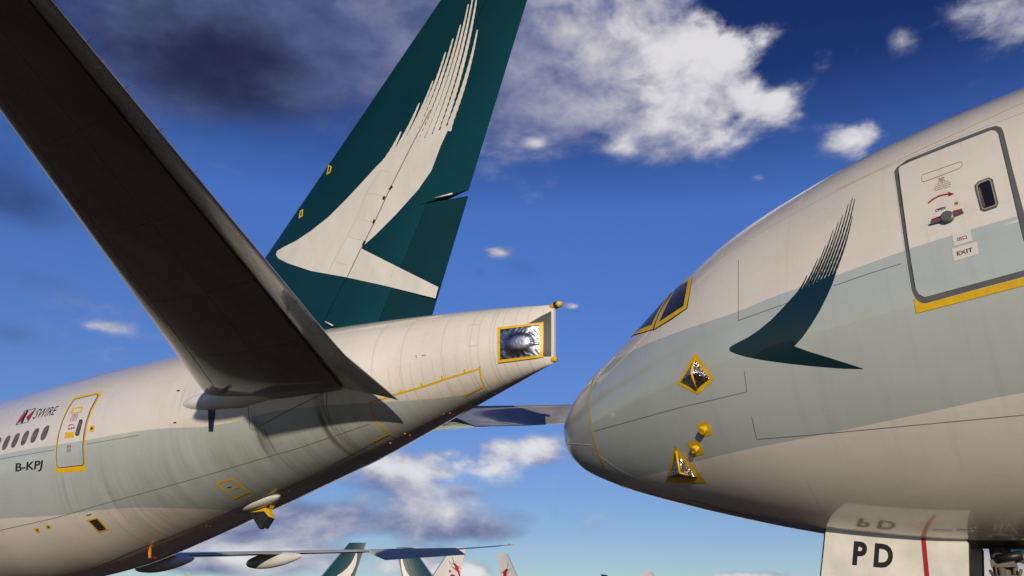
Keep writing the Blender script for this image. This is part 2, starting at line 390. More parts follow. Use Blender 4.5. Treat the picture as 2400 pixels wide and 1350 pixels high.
def skin(name, ac, cu, cl, stains=(), rough=.24, tint=1.):
    """cream paint, grey-green band between two curves along the body, grime streaks"""
    def fn(g, p):
        co = obj_co(g); x, y, z = g.xyz(co)
        sn = g.math('DIVIDE', g.math('ADD', x, ac.s0), 73.)
        def curve(tab):
            o = g.add('ShaderNodeFloatCurve'); g.l.new(sn, o.inputs['Value']); c = o.mapping.curves[0]
            pts = [(s/73., (h+4)/8.) for s, h in tab]
            c.points[0].location = pts[0]; c.points[1].location = pts[-1]
            for q in pts[1:-1]: c.points.new(*q)
            o.mapping.update()
            return g.math('MULTIPLY_ADD', o.outputs[0], 8., ac.O[2]-4.)
        up = g.math('GREATER_THAN', z, curve(cu)); dn = g.math('LESS_THAN', z, curve(cl))
        base = g.mix(g.math('MAXIMUM', up, dn), BAND, CREAM)
        # uneven weathering and faint streaks running round the body
        n1 = g.noise(co, .55, 5, .6); n2 = g.noise(g.vec('MULTIPLY', co, (5.5, .35, .35)), 1.6, 6, .62); n3 = g.noise(g.vec('MULTIPLY', co, (.5, 3, 3)), 2.2, 5, .6)
        dirt = g.math('ADD', g.math('MULTIPLY', g.ramp(n1, .42, .75), .10), g.math('MULTIPLY', g.ramp(n2, .50, .80), .09))
        dirt = g.math('MULTIPLY_ADD', g.ramp(n3, .5, .8), .06, dirt)
        for (s, h, rs, rh, a, fr) in stains:
            q = g.vec('MULTIPLY_ADD', g.comb(x, 0., z), (1/rs, 0, 1/rh), (-(s-ac.s0)/rs, 0, -(h+ac.O[2])/rh))
            e = g.math('POWER', .37, g.vec('DOT_PRODUCT', q, q, out=1))
            sk = g.noise(g.vec('MULTIPLY', co, (fr, .25, .25)), 1.0, 5, .6)
            dirt = g.math('MULTIPLY_ADD', g.math('MULTIPLY', e, g.ramp(sk, .34, .70)), a*.72, dirt)
        dirt = g.math('MINIMUM', dirt, .92)
        c = g.mix(dirt, base, (.115, .085, .06))
        if tint != 1: c = g.mix(1., c, (tint, tint, tint), 'MULTIPLY')
        g.l.new(c, p.inputs['Base Color'])
        g.l.new(g.ramp(n1, .3, .7, rough-.05, rough+.08), p.inputs['Roughness'])
        bump(g, p, g.noise(g.vec('MULTIPLY', co, (1, .6, .6)), 1.3, 2), .06, .008)
    return mat(name, CREAM, rough, coat=.9, fn=fn)
def st(px): h = LP.hit(px)[0]; q = P(h[0], h[1]); return q[0], q[2]
STL = [(*st((622, 1035)), .16, .45, 1.5, 9), (*st((608, 1020)), .10, .5, 1.1, 14), (*st((762, 985)), .2, .8, 1.0, 8), (*st((800, 1030)), .25, .5, .8, 9),
       (*st((440, 930)), .35, .4, .45, 5), (*st((160, 1150)), .5, .5, .35, 7), (*st((260, 1160)), .6, .8, .35, 4), (*st((380, 1130)), 1.2, .9, .30, 3),
       (*st((520, 1080)), 1.3, .8, .34, 3), (*st((330, 1200)), .9, .7, .45, 4), (*st((700, 1060)), .8, .5, .45, 5), (*st((850, 1000)), .8, .5, .35, 5)]
SKL = skin('weathered_skin', LP, LU, LL, STL); SKR = skin('nose_skin', RP, RU, RL)
def radome_fn(g, p):
    co = obj_co(g); n1 = g.noise(co, 2.0, 4)
    g.l.new(g.mix(g.ramp(n1, .3, .7), (.36, .365, .355), (.42, .425, .41)), p.inputs['Base Color'])
RADM = mat('radome_paint', (.4, .4, .39), .2, coat=.2, fn=radome_fn)
WHITE = mat('white_gloss', (.70, .68, .63), .25, coat=.3, fn=vary(.08, 1.5))
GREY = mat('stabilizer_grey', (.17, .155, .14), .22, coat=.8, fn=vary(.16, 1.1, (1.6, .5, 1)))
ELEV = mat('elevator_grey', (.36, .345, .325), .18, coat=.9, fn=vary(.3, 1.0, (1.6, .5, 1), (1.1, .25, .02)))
TAPE = mat('yellow_tape', (.72, .43, .008), .42, fn=vary(.10, 9, (1, 1, 1), (40, .4, .004)))
TAPEL = mat('thin_yellow_tape', (.66, .45, .02), .45, fn=vary(.15, 9))
BLK = mat('black_rubber_bay_shade', (.012, .012, .013), .45)  # rubber, small holes, and the painted shade of the wheel bay
SEAM = mat('seam_sealant', (.21, .19, .16), .6)
SEAML = mat('panel_joint', (.53, .495, .44), .5)
DGREY = mat('dark_grey_frame', (.105, .108, .105), .4, fn=vary(.15, 3))
GLASS = mat('dark_glass', (.012, .013, .016), .05, spec=.7)
BROWNG = mat('window_shade', (.13, .105, .085), .12, fn=vary(.4, 6))
NAVY = mat('dark_blue_plate', (.016, .022, .05), .35)
MAROON = mat('maroon_print', (.22, .012, .012), .5)
RED = mat('red_print', (.36, .012, .014), .45)
INK = mat('black_print', (.010, .010, .011), .5)
PLATE = mat('cream_placard', (.66, .63, .57), .4)
STEEL = mat('bare_steel', (.26, .235, .21), .34, metal=.8, fn=vary(.35, 3, (1, 1, .3)))
SCORCH = mat('scorched_metal', (.036, .031, .027), .55, metal=.1, fn=vary(.5, 2.5, (1, 1, .25)))
ALU = mat('leading_edge_metal', (.55, .55, .56), .30, metal=.85, fn=vary(.12, 2))
GEARM = mat('gear_grey', (.17, .145, .11), .45, metal=.2, fn=vary(.3, 4))
TYRE = mat('tyre_rubber', (.018, .018, .018), .8)
WHT = mat('white_line', (.8, .79, .76), .4)
def foil_fn(sc_, st_):
    def fn(g, p):
        co = obj_co(g); w = g.noise(co, sc_, 4, .6, 1.2)
        h = g.add('ShaderNodeTexVoronoi', feature='DISTANCE_TO_EDGE'); h.inputs['Scale'].default_value = sc_*1.3
        g.l.new(g.vec('MULTIPLY_ADD', g.noise(co, sc_*.7, 3, out=1), (.25, .25, .25), co), h.inputs['Vector'])
        bump(g, p, g.math('MULTIPLY_ADD', h.outputs[0], .8, w), st_, .03)
    return fn
FOIL = mat('silver_foil', (.46, .46, .50), .20, metal=1, fn=foil_fn(7, .9))
FOILD = mat('dark_foil', (.22, .23, .29), .34, metal=1, fn=foil_fn(5, .16))
EMB = mat('emblem_green', (.0035, .021, .027), .28, coat=.3)
EMBC = mat('emblem_cream', (.66, .62, .55), .28, coat=.3, fn=vary(.06, 2.2, (1, 1, .4)))
def green_fn(g, p):
    co = obj_co(g); x, y, z = g.xyz(co)
    # halftone dots printed over the green
    k = 2*math.pi/.098
    a = g.math('SINE', g.math('MULTIPLY', g.math('MULTIPLY_ADD', z, .72, x), k)); b = g.math('SINE', g.math('MULTIPLY', g.math('MULTIPLY_ADD', z, -.92, x), k))
    dots = g.ramp(g.math('MULTIPLY', a, b), .05, .45)
    # they fade out towards the leading edge and the rudder tab
    u = g.math('MULTIPLY_ADD', z, -.62, x)
    fade = g.math('MULTIPLY', g.ramp(u, -13.2, -10.8), g.ramp(u, -8.2, -9.3))
    n1 = g.noise(co, .35, 3)
    c = g.mix(g.ramp(n1, .3, .7), (.0022, .027, .033), (.003, .035, .041))
    c = g.mix(g.math('MULTIPLY', dots, fade), c, (.005, .075, .085))
    g.l.new(c, p.inputs['Base Color'])
GREEN = mat('tail_green', (.003, .04, .048), .34, coat=.06, spec=.3, fn=green_fn)

def fuselage(ac, name, s0, s1, M, nphi=128, cap1=False):
    ss = np.unique(np.concatenate([np.clip(np.linspace(math.sqrt(s0), math.sqrt(min(s1, 13)), 80)**2, s0, s1) if s0 < 13 else [s0], np.arange(max(s0, 13), s1, .33) if s1 > 13 else [s1], [s1]]))
    ph = np.linspace(-math.pi, math.pi, nphi, endpoint=False); n_ = len(ss)
    v = np.concatenate([P(np.full(nphi, s), ph) for s in ss])
    f = [(i*nphi+j, i*nphi+(j+1) % nphi, (i+1)*nphi+(j+1) % nphi, (i+1)*nphi+j) for i in range(n_-1) for j in range(nphi)]
    if s0 == 0: f.append(tuple(range(nphi))[::-1])
    if cap1: f.append(tuple(range((n_-1)*nphi, n_*nphi)))
    return recalc(mesh(name, ac.lo(v), f, M, ac.root))
SR = float(np.median(RP.hit([(1384, 980), (1383, 950), (1387, 1020)])[:, 0]))
fuselage(RP, 'radome', 0, SR, RADM); fuselage(RP, 'fuselage', SR, 73, SKR, cap1=True)
fuselage(LP, 'radome', 0, SR, RADM, 48); fuselage(LP, 'fuselage', SR, 73, SKL, cap1=True)
# ------------------------------------------------------------------ left airliner: fin, rudder, stabilizers, wings
LE_F = lambda h: 59.43+.948*(h-2.57)
TE_F = lambda h: 69.33+.326*(h-2.57)
H_TIP = 13.35
def naca(c): c = np.clip(c, 0, 1); return 5*(.2969*np.sqrt(c)-.126*c-.3516*c**2+.2843*c**3-.1015*c**4)
def T_F(s, h):
    ch = TE_F(h)-LE_F(h); return np.maximum(.006, .092*ch*naca((s-LE_F(h))/ch))
def fin_hit(ac, px):
    l = np.full(len(np.atleast_2d(px)), .25)
    for _ in range(5):
        o, e = ac.rays(px); q = o+e*((l-o[1])/e[:, 1])[:, None]; l = T_F(q[:, 0], q[:, 2])
    return q
def fin_panel(ac, name, front, back, h0, h1, M, parent=None, nx=14, nh=14, edge=0., rot=None):
    """closed panel of the fin between two lines running up it"""
    v = []; H = np.linspace(0, 1, nh); c = np.linspace(0, 1, nx)
    if edge: c = c**2
    for sd in (1, -1):
        for k in H:
            for q in c:
                hh = h0(q)+(h1(q)-h0(q))*k; s = front(hh)+(back(hh)-front(hh))*q; v.append((s, sd*float(T_F(s, hh)), hh))
    N = nx*nh; f = []
    for b in (0, N):
        f += [(b+i*nx+j, b+i*nx+j+1, b+(i+1)*nx+j+1, b+(i+1)*nx+j) for i in range(nh-1) for j in range(nx-1)]
    ed = [i*nx for i in range(nh)]; f += [(ed[i], ed[i+1], N+ed[i+1], N+ed[i]) for i in range(nh-1)]
    ed = [i*nx+nx-1 for i in range(nh)]; f += [(ed[i], ed[i+1], N+ed[i+1], N+ed[i]) for i in range(nh-1)]
    ed = list(range(nx)); f += [(ed[i], ed[i+1], N+ed[i+1], N+ed[i]) for i in range(nx-1)]
    ed = list(range((nh-1)*nx, N)); f += [(ed[i], ed[i+1], N+ed[i+1], N+ed[i]) for i in range(nx-1)]
    v = np.array(v)
    if rot: v = rot(v)
    return sharp(recalc(mesh(name, ac.lo(v), f, M, parent or ac.root)), 30)
def line_from(q): q = q[q[:, 2].argsort()]; b = (q[-1, 0]-q[0, 0])/(q[-1, 2]-q[0, 2]); return lambda h: q[0, 0]+b*(h-q[0, 2])
HIN = line_from(fin_hit(LP, [(846, 582), (1010, 258)]))       # rudder hinge
TAB = line_from(fin_hit(LP, [(1004, 468), (893, 740)]))       # tab hinge
q_ = fin_hit(LP, [(1022, 468), (1092, 452)]); HT = float(q_[:, 2].mean())
FB = 2.15
K = lambda x: (lambda q: x)
LEs = lambda h: LE_F(h)+.17
fin_panel(LP, 'fin_leading_edge', LE_F, lambda h: LEs(h)-.004, K(FB), K(H_TIP), ALU, edge=1)
fin_panel(LP, 'fin', LEs, lambda h: HIN(h)-.012, K(FB), K(H_TIP), GREEN, nx=20)
fin_panel(LP, 'fin_tip_cap', lambda h: LE_F(h)+.02, TE_F, K(H_TIP+.003), lambda q: H_TIP+.16-.1*abs(q-.4), GREEN, nh=3)
rud = fin_panel(LP, 'rudder', lambda h: HIN(h)+.012, lambda h: TAB(h)-.008, K(2.62), K(HT), GREEN)
fin_panel(LP, 'rudder_panel', lambda h: HIN(h)+.012, TE_F, lambda q: HT+.004+.05*q*q*(q > .5), K(H_TIP), GREEN, nx=24)
def tabrot(v):
    hh = v[:, 2]; d = v[:, 0]-TAB(hh); v = v.copy(); v[:, 1] -= d*math.tan(math.radians(2.5)); return v
GREENP = mat('plain_tail_green', (.003, .029, .034), .36, coat=.05, spec=.3, fn=vary(.1, .8))
fin_panel(LP, 'rudder_tab', lambda h: TAB(h)+.008, TE_F, K(2.60), lambda q: HT-.015-.07*q, GREENP, rot=tabrot)
rh = fin_hit(LP, [(1022, 465), (1062, 455)]); rh[:, 1] += .03
mesh('hinge_fairing', *(lambda t: (LP.lo(t[0]), t[1]))(tube(rh[0], rh[1], .018, .026, 10)), EMBC, LP.root)
wr = fin_hit(LP, [(770, 757), (788, 766)]); wr[:, 1] += .12
mesh('base_strake', *(lambda t: (LP.lo(t[0]), t[1]))(tube(wr[0], wr[1], .018, .018, 8)), EMBC, LP.root)

def fin_decal(ac, name, polys, M, off=.006, hitf=None, parent=None, grid=.3, tab=True):
    if not isinstance(polys[0][0], (list, tuple, np.ndarray)): polys = [polys]
    pp = []
    for pl in polys:
        q = fin_hit(ac, dens(pl, 12)); pp.append(q[:, [0, 2]])
    v, f = cdt(pp, grid); v, f = used(v, f); X = np.stack([v[:, 0], T_F(v[:, 0], v[:, 1])+off, v[:, 1]], -1)
    return mesh(name, ac.lo(X), f, M, parent or ac.root)
# the brush-stroke emblem: body, then the separate bristle strokes
def strokes(lst, w0, w1):
    out = []
    for pts in lst: out += [merge_strip(pts, w0, w1)]
    return out
def fan(A, B, tips, w0, w1, bulge=.05):
    out = []; A, B = np.array(A, float), np.array(B, float)
    for i, t in enumerate(tips):
        b = A+(B-A)*i/(len(tips)-1); t = np.array(t, float); d = t-b; nrm = np.array([-d[1], d[0]])
        b2 = b-d*.12; c = (b+t)/2+nrm*bulge
        u = np.linspace(0, 1, 14)[:, None]; p = (1-u)**2*t+2*u*(1-u)*c+u*u*b
        out.append(merge_strip([tuple(q) for q in p]+[tuple(b2)], w0, w1))
    return out
def merge_strip(pts, w0, w1):
    p = np.array(dens(pts, 10, False)); d = np.gradient(p, axis=0); d /= np.linalg.norm(d, axis=1)[:, None]+1e-9
    n_ = np.stack([-d[:, 1], d[:, 0]], -1); t = np.linspace(0, 1, len(p))[:, None]; ww = (w0+(w1-w0)*t**.8)/2
    jit = 1+.10*np.sin(np.arange(len(p))*1.3+p[0, 0])[:, None]
    return list(p+n_*ww*jit)+list((p-n_*ww*jit)[::-1])
EO = (1690, 450, .3185)
body = [(60, 1155), (75, 1135), (130, 1105), (200, 1070), (280, 1015), (360, 950), (430, 880), (490, 815), (530, 770), (562, 736), (850, 590), (820, 680), (780, 770), (730, 870), (670, 970), (600, 1070), (540, 1135),
        (650, 1175), (800, 1220), (950, 1268), (1055, 1302), (900, 1298), (700, 1283), (500, 1262), (300, 1235), (180, 1210), (110, 1190), (70, 1172)]
br = fan((568, 742), (838, 592), [(635, 612), (715, 487), (770, 395), (828, 275), (865, 220), (897, 168), (938, 90), (968, 45), (986, 52), (968, 180)], 4.0, 19)
decal(RP, 'brush_emblem', [zc(body, *EO)]+[zc(p, *EO) for p in br], EMB, .005, step=6, grid=.2)
F3 = (600, 0, .5853); F8 = (850, 0, .2963)
fb = zc([(80, 1020), (85, 1005), (110, 990), (160, 965), (220, 925), (290, 870), (360, 800), (430, 725), (480, 670), (502, 648)], *F3) + \
     zc([(700, 980), (620, 1150), (545, 1350)], *F8) + \
     zc([(650, 760), (560, 860), (480, 940), (420, 994), (570, 1070), (731, 1150), (719, 1195), (520, 1145), (360, 1110), (220, 1085), (130, 1055), (90, 1035)], *F3)
fs = fan((168, 1290), (704, 950), [(303, 1042), (450, 815), (557, 640), (657, 413), (716, 305), (775, 197), (837, 35), (876, -40), (908, -50), (908, 237)], 9, 40)
emb = fin_decal(LP, 'brush_emblem', [fb]+[zc(p, *F8) for p in fs], EMBC)
# hinge line, access panels, tape squares on the fin
def fin_lines(name, lst, w, M, off=.009):
    for pl in lst: fin_decal(LP, name, strip(pl, w), M, off, parent=LP.root, grid=0)
fin_lines('rudder_hinge_seam', [zc([(365, 1112), (420, 997)], *F3), zc([(425, 990), (480, 880), (540, 750), (620, 590), (700, 440)], *F3)], 2.2, SEAM)
fin_lines('hinge_grime', [zc([(428, 985), (438, 965)], *F3), zc([(470, 895), (476, 880)], *F3), zc([(535, 760), (546, 745)], *F3), zc([(510, 800), (516, 786)], *F3)], 5, INK, .011)
fin_lines('access_panel_joint', [zc([(290, 1090), (330, 1010), (370, 940), (405, 870), (440, 780), (500, 680)], *F3), zc([(370, 940), (385, 955), (430, 962)], *F3), zc([(405, 870), (420, 880), (462, 888)], *F3), zc([(440, 780), (470, 775), (515, 790)], *F3), zc([(500, 680), (540, 690)], *F3), zc([(320, 1050), (365, 1062)], *F3),
          zc([(540, 1110), (556, 1070)], *F3)], 1.3, SEAML)
for sq in ([(290, 660), (305, 668), (298, 693), (283, 700)], [(176, 845), (190, 838), (188, 865), (172, 876)]):
    o_ = zc(sq, *F3); fin_decal(LP, 'tape_square', ring(o_, inset(o_, 2.6)), TAPEL, .01, grid=0)
fin_decal(LP, 'static_port', zc([(299, 1240), (305, 1240), (304, 1252), (297, 1252)], *F3), BLK, .01, grid=0)

# stabilizers: box, drooped elevator, root fairing
def stab(ac, sd):
    v = np.linspace(0, 1, 22); L0, L1 = 2.3, 12.75
    le = np.stack([np.interp(v, [0, 1], [63.98, 70.8]), np.interp(v, [0, 1], [2.3, 12.3])], -1)
    hi = np.stack([np.interp(v, [0, 1], [68.15, 72.6]), np.interp(v, [0, 1], [1.6, 12.3])], -1)
    te = np.stack([np.interp(v, [0, .2, 1], [69.8, 70.12, 73.35]), np.interp(v, [0, .2, 1], [1.4, 3.5, 12.3])], -1)
    hz = lambda l: .595+(l-1.396)*.20
    hd = np.interp(v, [0, 1], [.60, .46])                 # trailing edge droop
    def sec(i, cs, sgn):
        ch = np.linalg.norm(te[i]-le[i]); out = []
        for c in cs:
            q = le[i]+(hi[i]-le[i])*c; t = .105*ch*naca(np.array(c*.72))*(1.0 if sgn < 0 else .8)
            out.append((q[0], q[1]*sd, hz(q[1])+sgn*float(t)))
        return out
    cs = np.linspace(0, 1, 18)**1.7; V = []
    for i in range(len(v)): V += sec(i, cs, 1)+sec(i, cs[1:], -1)
    m1 = len(cs); mm = 2*m1-1; f = []
    for i in range(len(v)-1):
        a, b = i*mm, (i+1)*mm
        up = list(range(m1)); dn = [0]+list(range(m1, mm))
        for lst in (up, dn): f += [(a+lst[j], a+lst[j+1], b+lst[j+1], b+lst[j]) for j in range(m1-1)]
        f.append((a+m1-1, a+mm-1, b+mm-1, b+m1-1))
    for i in (0, len(v)-1): f.append(tuple(i*mm+j for j in list(range(m1))+list(range(mm-1, m1-1, -1))))
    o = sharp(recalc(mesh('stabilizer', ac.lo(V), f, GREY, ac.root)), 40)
    for c0, i0, i1 in ((.16, 0, 21), (.62, 3, 21)):
        pts = [np.array(sec(i, [c0], -1)[0]) for i in range(i0, i1+1)]; V2 = []
        for q in pts: V2 += [q+np.array((-.008, 0, -.004)), q+np.array((.008, 0, -.004))]
        mesh('stabilizer_seam', ac.lo(np.array(V2)), [(2*k, 2*k+1, 2*k+3, 2*k+2) for k in range(len(pts)-1)], SEAM, o)
    for i in (4, 8, 12, 16):
        pts = [np.array(sec(i, [c], -1)[0]) for c in np.linspace(.16, .97, 12)]; V2 = []
        for q in pts: V2 += [q+np.array((0, -.006, -.004)), q+np.array((0, .006, -.004))]
        mesh('stabilizer_seam', ac.lo(np.array(V2)), [(2*k, 2*k+1, 2*k+3, 2*k+2) for k in range(11)], SEAM, o)
    # elevator wedge with rounded nose behind the hinge
    V = []; f = []; ne = 10
    for i in range(len(v)):
        ch = np.linalg.norm(te[i]-le[i]); th = .105*ch*float(naca(np.array(.72)))*.92
        g0 = hi[i]+(te[i]-hi[i])*.012; pts = []
        for k in range(ne):
            c = k/(ne-1); q = g0+(te[i]-g0)*c; z = hz(q[1])-hd[i]*c**1.05; t = max(.012, th*(1-c)*(1-.25*(1-c)**6))
            pts.append((q[0], q[1]*sd, z+t*.8)); 
        for k in range(ne-1, -1, -1):
            c = k/(ne-1); q = g0+(te[i]-g0)*c; z = hz(q[1])-hd[i]*c**1.05; t = max(.012, th*(1-c)*(1-.25*(1-c)**6))
            pts.append((q[0], q[1]*sd, z-t))
        V += pts
    mm = 2*ne
    for i in range(len(v)-1): f += [(i*mm+j, i*mm+(j+1) % mm, (i+1)*mm+(j+1) % mm, (i+1)*mm+j) for j in range(mm)]
    f += [tuple(range(mm)), tuple(range((len(v)-1)*mm, len(v)*mm))]
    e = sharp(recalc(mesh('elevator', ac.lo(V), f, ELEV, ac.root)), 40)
    # static wicks along the trailing edge
    for l in (8.6, 9.45, 10.2, 10.95, 11.6):
        vv = np.interp(l, te[:, 1], v); s = np.interp(vv, v, te[:, 0]); z = hz(l)-np.interp(vv, v, hd)
        a = np.array((s-.05, l*sd, z)); t_ = tube(a, a+np.array((.15, .01*sd, .02)), .006, .003, 6)
        mesh('static_wick', ac.lo(t_[0]), t_[1], BLK, e)
    # blister where the leading edge meets the body
    nx, nr = 20, 20; V = []; f = []
    for i in range(nx):
        x = -1+2*i/(nx-1); r = math.sqrt(max(0, 1-x*x))+1e-3
        for j in range(nr):
            a = 2*math.pi*j/nr; V.append((64.75+1.75*x, sd*(2.12-.16*x+.36*r*math.cos(a)), .60+.30*r*math.sin(a)))
    f = [(i*nr+j, i*nr+(j+1) % nr, (i+1)*nr+(j+1) % nr, (i+1)*nr+j) for i in range(nx-1) for j in range(nr)]
    recalc(mesh('root_fairing', ac.lo(V), f, WHITE, ac.root))
for sd in (1, -1): stab(LP, sd)

# wings
def wing(ac, sd, secs, M, nc=10):
    cs = (1-np.cos(np.linspace(0, math.pi, nc)))/2; V = []
    for (l, le, c, h, t) in secs:
        up = [(le+c*x, l*sd, h+.25*c/8+t*c*float(naca(np.array(x)))*.62-.02*c*x) for x in cs]
        dn = [(le+c*x, l*sd, h+.25*c/8-t*c*float(naca(np.array(x)))*.42-.02*c*x) for x in cs[1:-1]][::-1]
        V += up+dn
    mm = 2*nc-2
    f = [(i*mm+j, i*mm+(j+1) % mm, (i+1)*mm+(j+1) % mm, (i+1)*mm+j) for i in range(len(secs)-1) for j in range(mm)]
    f += [tuple(range(mm)), tuple(range((len(secs)-1)*mm, len(secs)*mm))]
    return recalc(mesh('wing', ac.lo(V), f, M, ac.root))
WM = mat('wing_grey', (.42, .43, .45), .3, coat=.2, fn=vary(.12, .7))
SECS = [(2.6, 28.3, 13.4, -2.0, .12), (6.5, 31.0, 9.6, -1.6, .11), (10.5, 33.7, 7.3, -1.1, .10), (16, 37.5, 5.6, -.52, .10), (22, 41.6, 3.9, .1, .10), (28.5, 45.8, 2.2, .75, .10), (30.8, 47.4, 1.5, 1.1, .10), (32.0, 48.35, .75, 1.33, .1), (32.4, 48.8, .3, 1.4, .1)]
def interp_sec(l):
    A = np.array(SECS); return [float(np.interp(l, A[:, 0], A[:, k])) for k in range(1, 5)]
def surf_panel(ac, sd, l0, l1, c_m, drop, name, M):
    """hinged trailing-edge panel of the wing, drooped"""
    V = []
    for l in np.linspace(l0, l1, 6):
        le, c, h, t = interp_sec(l); s0_ = le+c-.02; z0 = h+.25*c/8-.02*c; cc = c_m*(.6+.4*(l1-l)/(l1-l0))
        for (x, dz, th) in ((0, 0, .10), (.5, -drop*.5, .07), (1, -drop, .01)):
            V += [(s0_+cc*x, l*sd, z0+dz*cc+th), (s0_+cc*x, l*sd, z0+dz*cc-th)]
    f = []
    for i in range(5):
        a, b = i*6, (i+1)*6
        for q in ((0, 2), (2, 4)): f.append((a+q[0], a+q[1], b+q[1], b+q[0])); f.append((a+q[0]+1, a+q[1]+1, b+q[1]+1, b+q[0]+1))
        f.append((a, a+1, b+1, b)); f.append((a+4, a+5, b+5, b+4))
    f += [(0, 2, 4, 5, 3, 1), (30, 32, 34, 35, 33, 31)]
    return recalc(mesh(name, ac.lo(V), f, M, ac.root, smooth=False))
def pod(ac, sd, l, s0_, s1_, z, ry, rz, M):
    v, f = [], []; nx, nr = 18, 18
    for i in range(nx):
        x = i/(nx-1); r = math.sin(math.pi*x**.8)**.62 if 0 < x < 1 else .02
        for j in range(nr):
            a = 2*math.pi*j/nr; v.append((s0_+(s1_-s0_)*x, (l+ry*r*math.cos(a))*sd, z+rz*r*math.sin(a)+.25*x))
    f = [(i*nr+j, i*nr+(j+1) % nr, (i+1)*nr+(j+1) % nr, (i+1)*nr+j) for i in range(nx-1) for j in range(nr)]
    return recalc(mesh('flap_fairing', ac.lo(v), f, M, ac.root))
for sd in (-1, 1):
    wing(LP, sd, SECS, WM)
    surf_panel(LP, sd, 22.6, 28.0, 1.35, .42, 'aileron', WM)
    surf_panel(LP, sd, 8.0, 22.3, .5, .10, 'flap', WM)
    for (l, a, b) in ((12.6, -3.6, 1.6), (17.8, -3.0, 1.7), (7.0, -3.8, 1.5)):
        le, c, h, t = interp_sec(l); pod(LP, sd, l, le+c+a, le+c+b, h-.42, .34, .42, WHITE)
    le, c, h, t = interp_sec(32.2); v_ = tube((le+.1, 32.35*sd, h+.06), (le+.5, 32.42*sd, h+.06), .06, .04, 8); mesh('wingtip_light', LP.lo(v_[0]), v_[1], TAPEL, LP.root)

# gear and engines so that the aircraft stands on the apron
def wheels(ac, name, s, l, htop, r, axles, track, M=GEARM):
    z = -ac.O[2]; t1 = tube((s, l, z+r+.1), (s, l, htop), .22 if len(axles) > 1 else .12, .26 if len(axles) > 1 else .13, 14); st_ = mesh(name, ac.lo(t1[0]), t1[1], M, ac.root)
    for a in axles:
        ax = tube((s+a, l-track, z+r), (s+a, l+track, z+r), .09, .09, 10); mesh('axle', ac.lo(ax[0]), ax[1], M, st_)
        for d in (-1, 1):
            c = np.array((s+a, l+d*track, z+r)); w = .26*r/.6
            t_ = lathe(c, (0, 1, 0), [(-w, r*.55), (-w, r*.82), (-w*.75, r*.97), (0, r), (w*.75, r*.97), (w, r*.82), (w, r*.55)], 28)
            wh = mesh('wheel', ac.lo(t_[0]), t_[1], TYRE, st_); t_ = lathe(c, (0, 1, 0), [(-w*1.04, r*.2), (-w*.8, r*.56), (w*.8, r*.56), (w*1.04, r*.2)], 20); 
            o_ = mesh('rim', ac.lo(t_[0]), t_[1], STEEL, st_)
    if len(axles) > 1:
        b = tube((s+axles[0], l, z+r), (s+axles[-1], l, z+r), .16, .16, 10); mesh('bogie_beam', ac.lo(b[0]), b[1], M, st_)
    return st_
for sd in (-1, 1):
    wheels(LP, 'main_gear', 37.5, sd*5.6, -1.9, .66, (-1.45, 0, 1.45), .7)
    t_ = lathe((24.6, sd*9.7, -3.1), (1, 0, 0), [(.0, 1.35), (.05, 1.5), (.5, 1.66), (2., 1.78), (4., 1.7), (5.6, 1.4), (5.6, 1.0), (7.2, .75), (7.2, .3), (8.4, .05)], 40)
    e_ = mesh('engine', LP.lo(t_[0]), t_[1], WHITE, LP.root); v_, f_ = box((30.4, sd*9.7, -1.35), 2.3, .18, .55); mesh('pylon', LP.lo(v_), f_, WHITE, LP.root, smooth=False)
    wheels(RP, 'main_gear', 37.5, sd*5.6, -2.2, .66, (-1.45, 0, 1.45), .7)
wheels(LP, 'nose_gear', 5.9, 0, -2.4, .54, (0,), .42)

# ------------------------------------------------------------------ left airliner: cabin windows, door, markings
D0 = (0, 900, .16294)
cw = LP.hit(zc([(640, 715), (490, 745), (350, 775), (218, 805), (92, 835)], *D0)); Xw = P(cw[:, 0], cw[:, 1])
sp = float(np.mean(np.diff(np.sort(Xw[:, 0])))); phw = float(cw[:, 1].mean()); s_last = float(Xw[:, 0].max())
def oval(ac, s, ph, a, b, off, M, parent, name, n=20, lift=0., e=2.6):
    v = [P(np.array(s), np.array(ph))+NRM(np.array(s), np.array(ph))*(off+lift)]
    for i in range(n):
        t = 2*math.pi*i/n; c, d = math.cos(t), math.sin(t)
        x = math.copysign(abs(c)**(2/e), c)*a; y = math.copysign(abs(d)**(2/e), d)*b
        q = np.array(s+x), np.array(ph+y/3.0); v.append(P(*q)+NRM(*q)*off)
    return mesh(name, ac.lo(np.array(v)), [(0, 1+i, 1+(i+1) % n) for i in range(n)], M, parent)
for i in range(46):
    s = s_last-i*sp
    w_ = oval(LP, s, phw, .155, .225, .004, DGREY, LP.root, 'cabin_window')
    oval(LP, s+.008, phw, .118, .185, .007, BROWNG, w_, 'pane')
do = zc([(1085, 185), (1475, 105), (1330, 380), (1265, 560), (1230, 760), (1215, 900), (1215, 1050), (1240, 1250), (810, 1280), (790, 1050), (800, 900), (830, 720), (890, 520), (960, 360), (1050, 215)], *D0)
di = zc([(1085, 222), (1385, 152), (1412, 158), (1400, 190), (1300, 380), (1240, 560), (1210, 720), (1195, 880), (1200, 1050), (1205, 1140), (1188, 1168), (850, 1205), (825, 1180), (815, 1050), (825, 880), (850, 720), (905, 540), (980, 370), (1062, 240)], *D0)
decal(LP, 'door_tape', do, TAPE, .004)
door = decal(LP, 'door_seal', inset(di, -1.2), DGREY, .007)
dr = decal(LP, 'door', inset(di, .9), SKL, .011)
def dd(name, pts, M, off=.015, par=None, z=D0): return decal(LP, name, zc(pts, *z), M, off, parent=par or LP.root, grid=0)
wn = dd('door_window_frame', [(1148, 515), (1188, 510), (1194, 545), (1142, 740), (1100, 748), (1085, 722), (1092, 690)], INK, .014, dr)
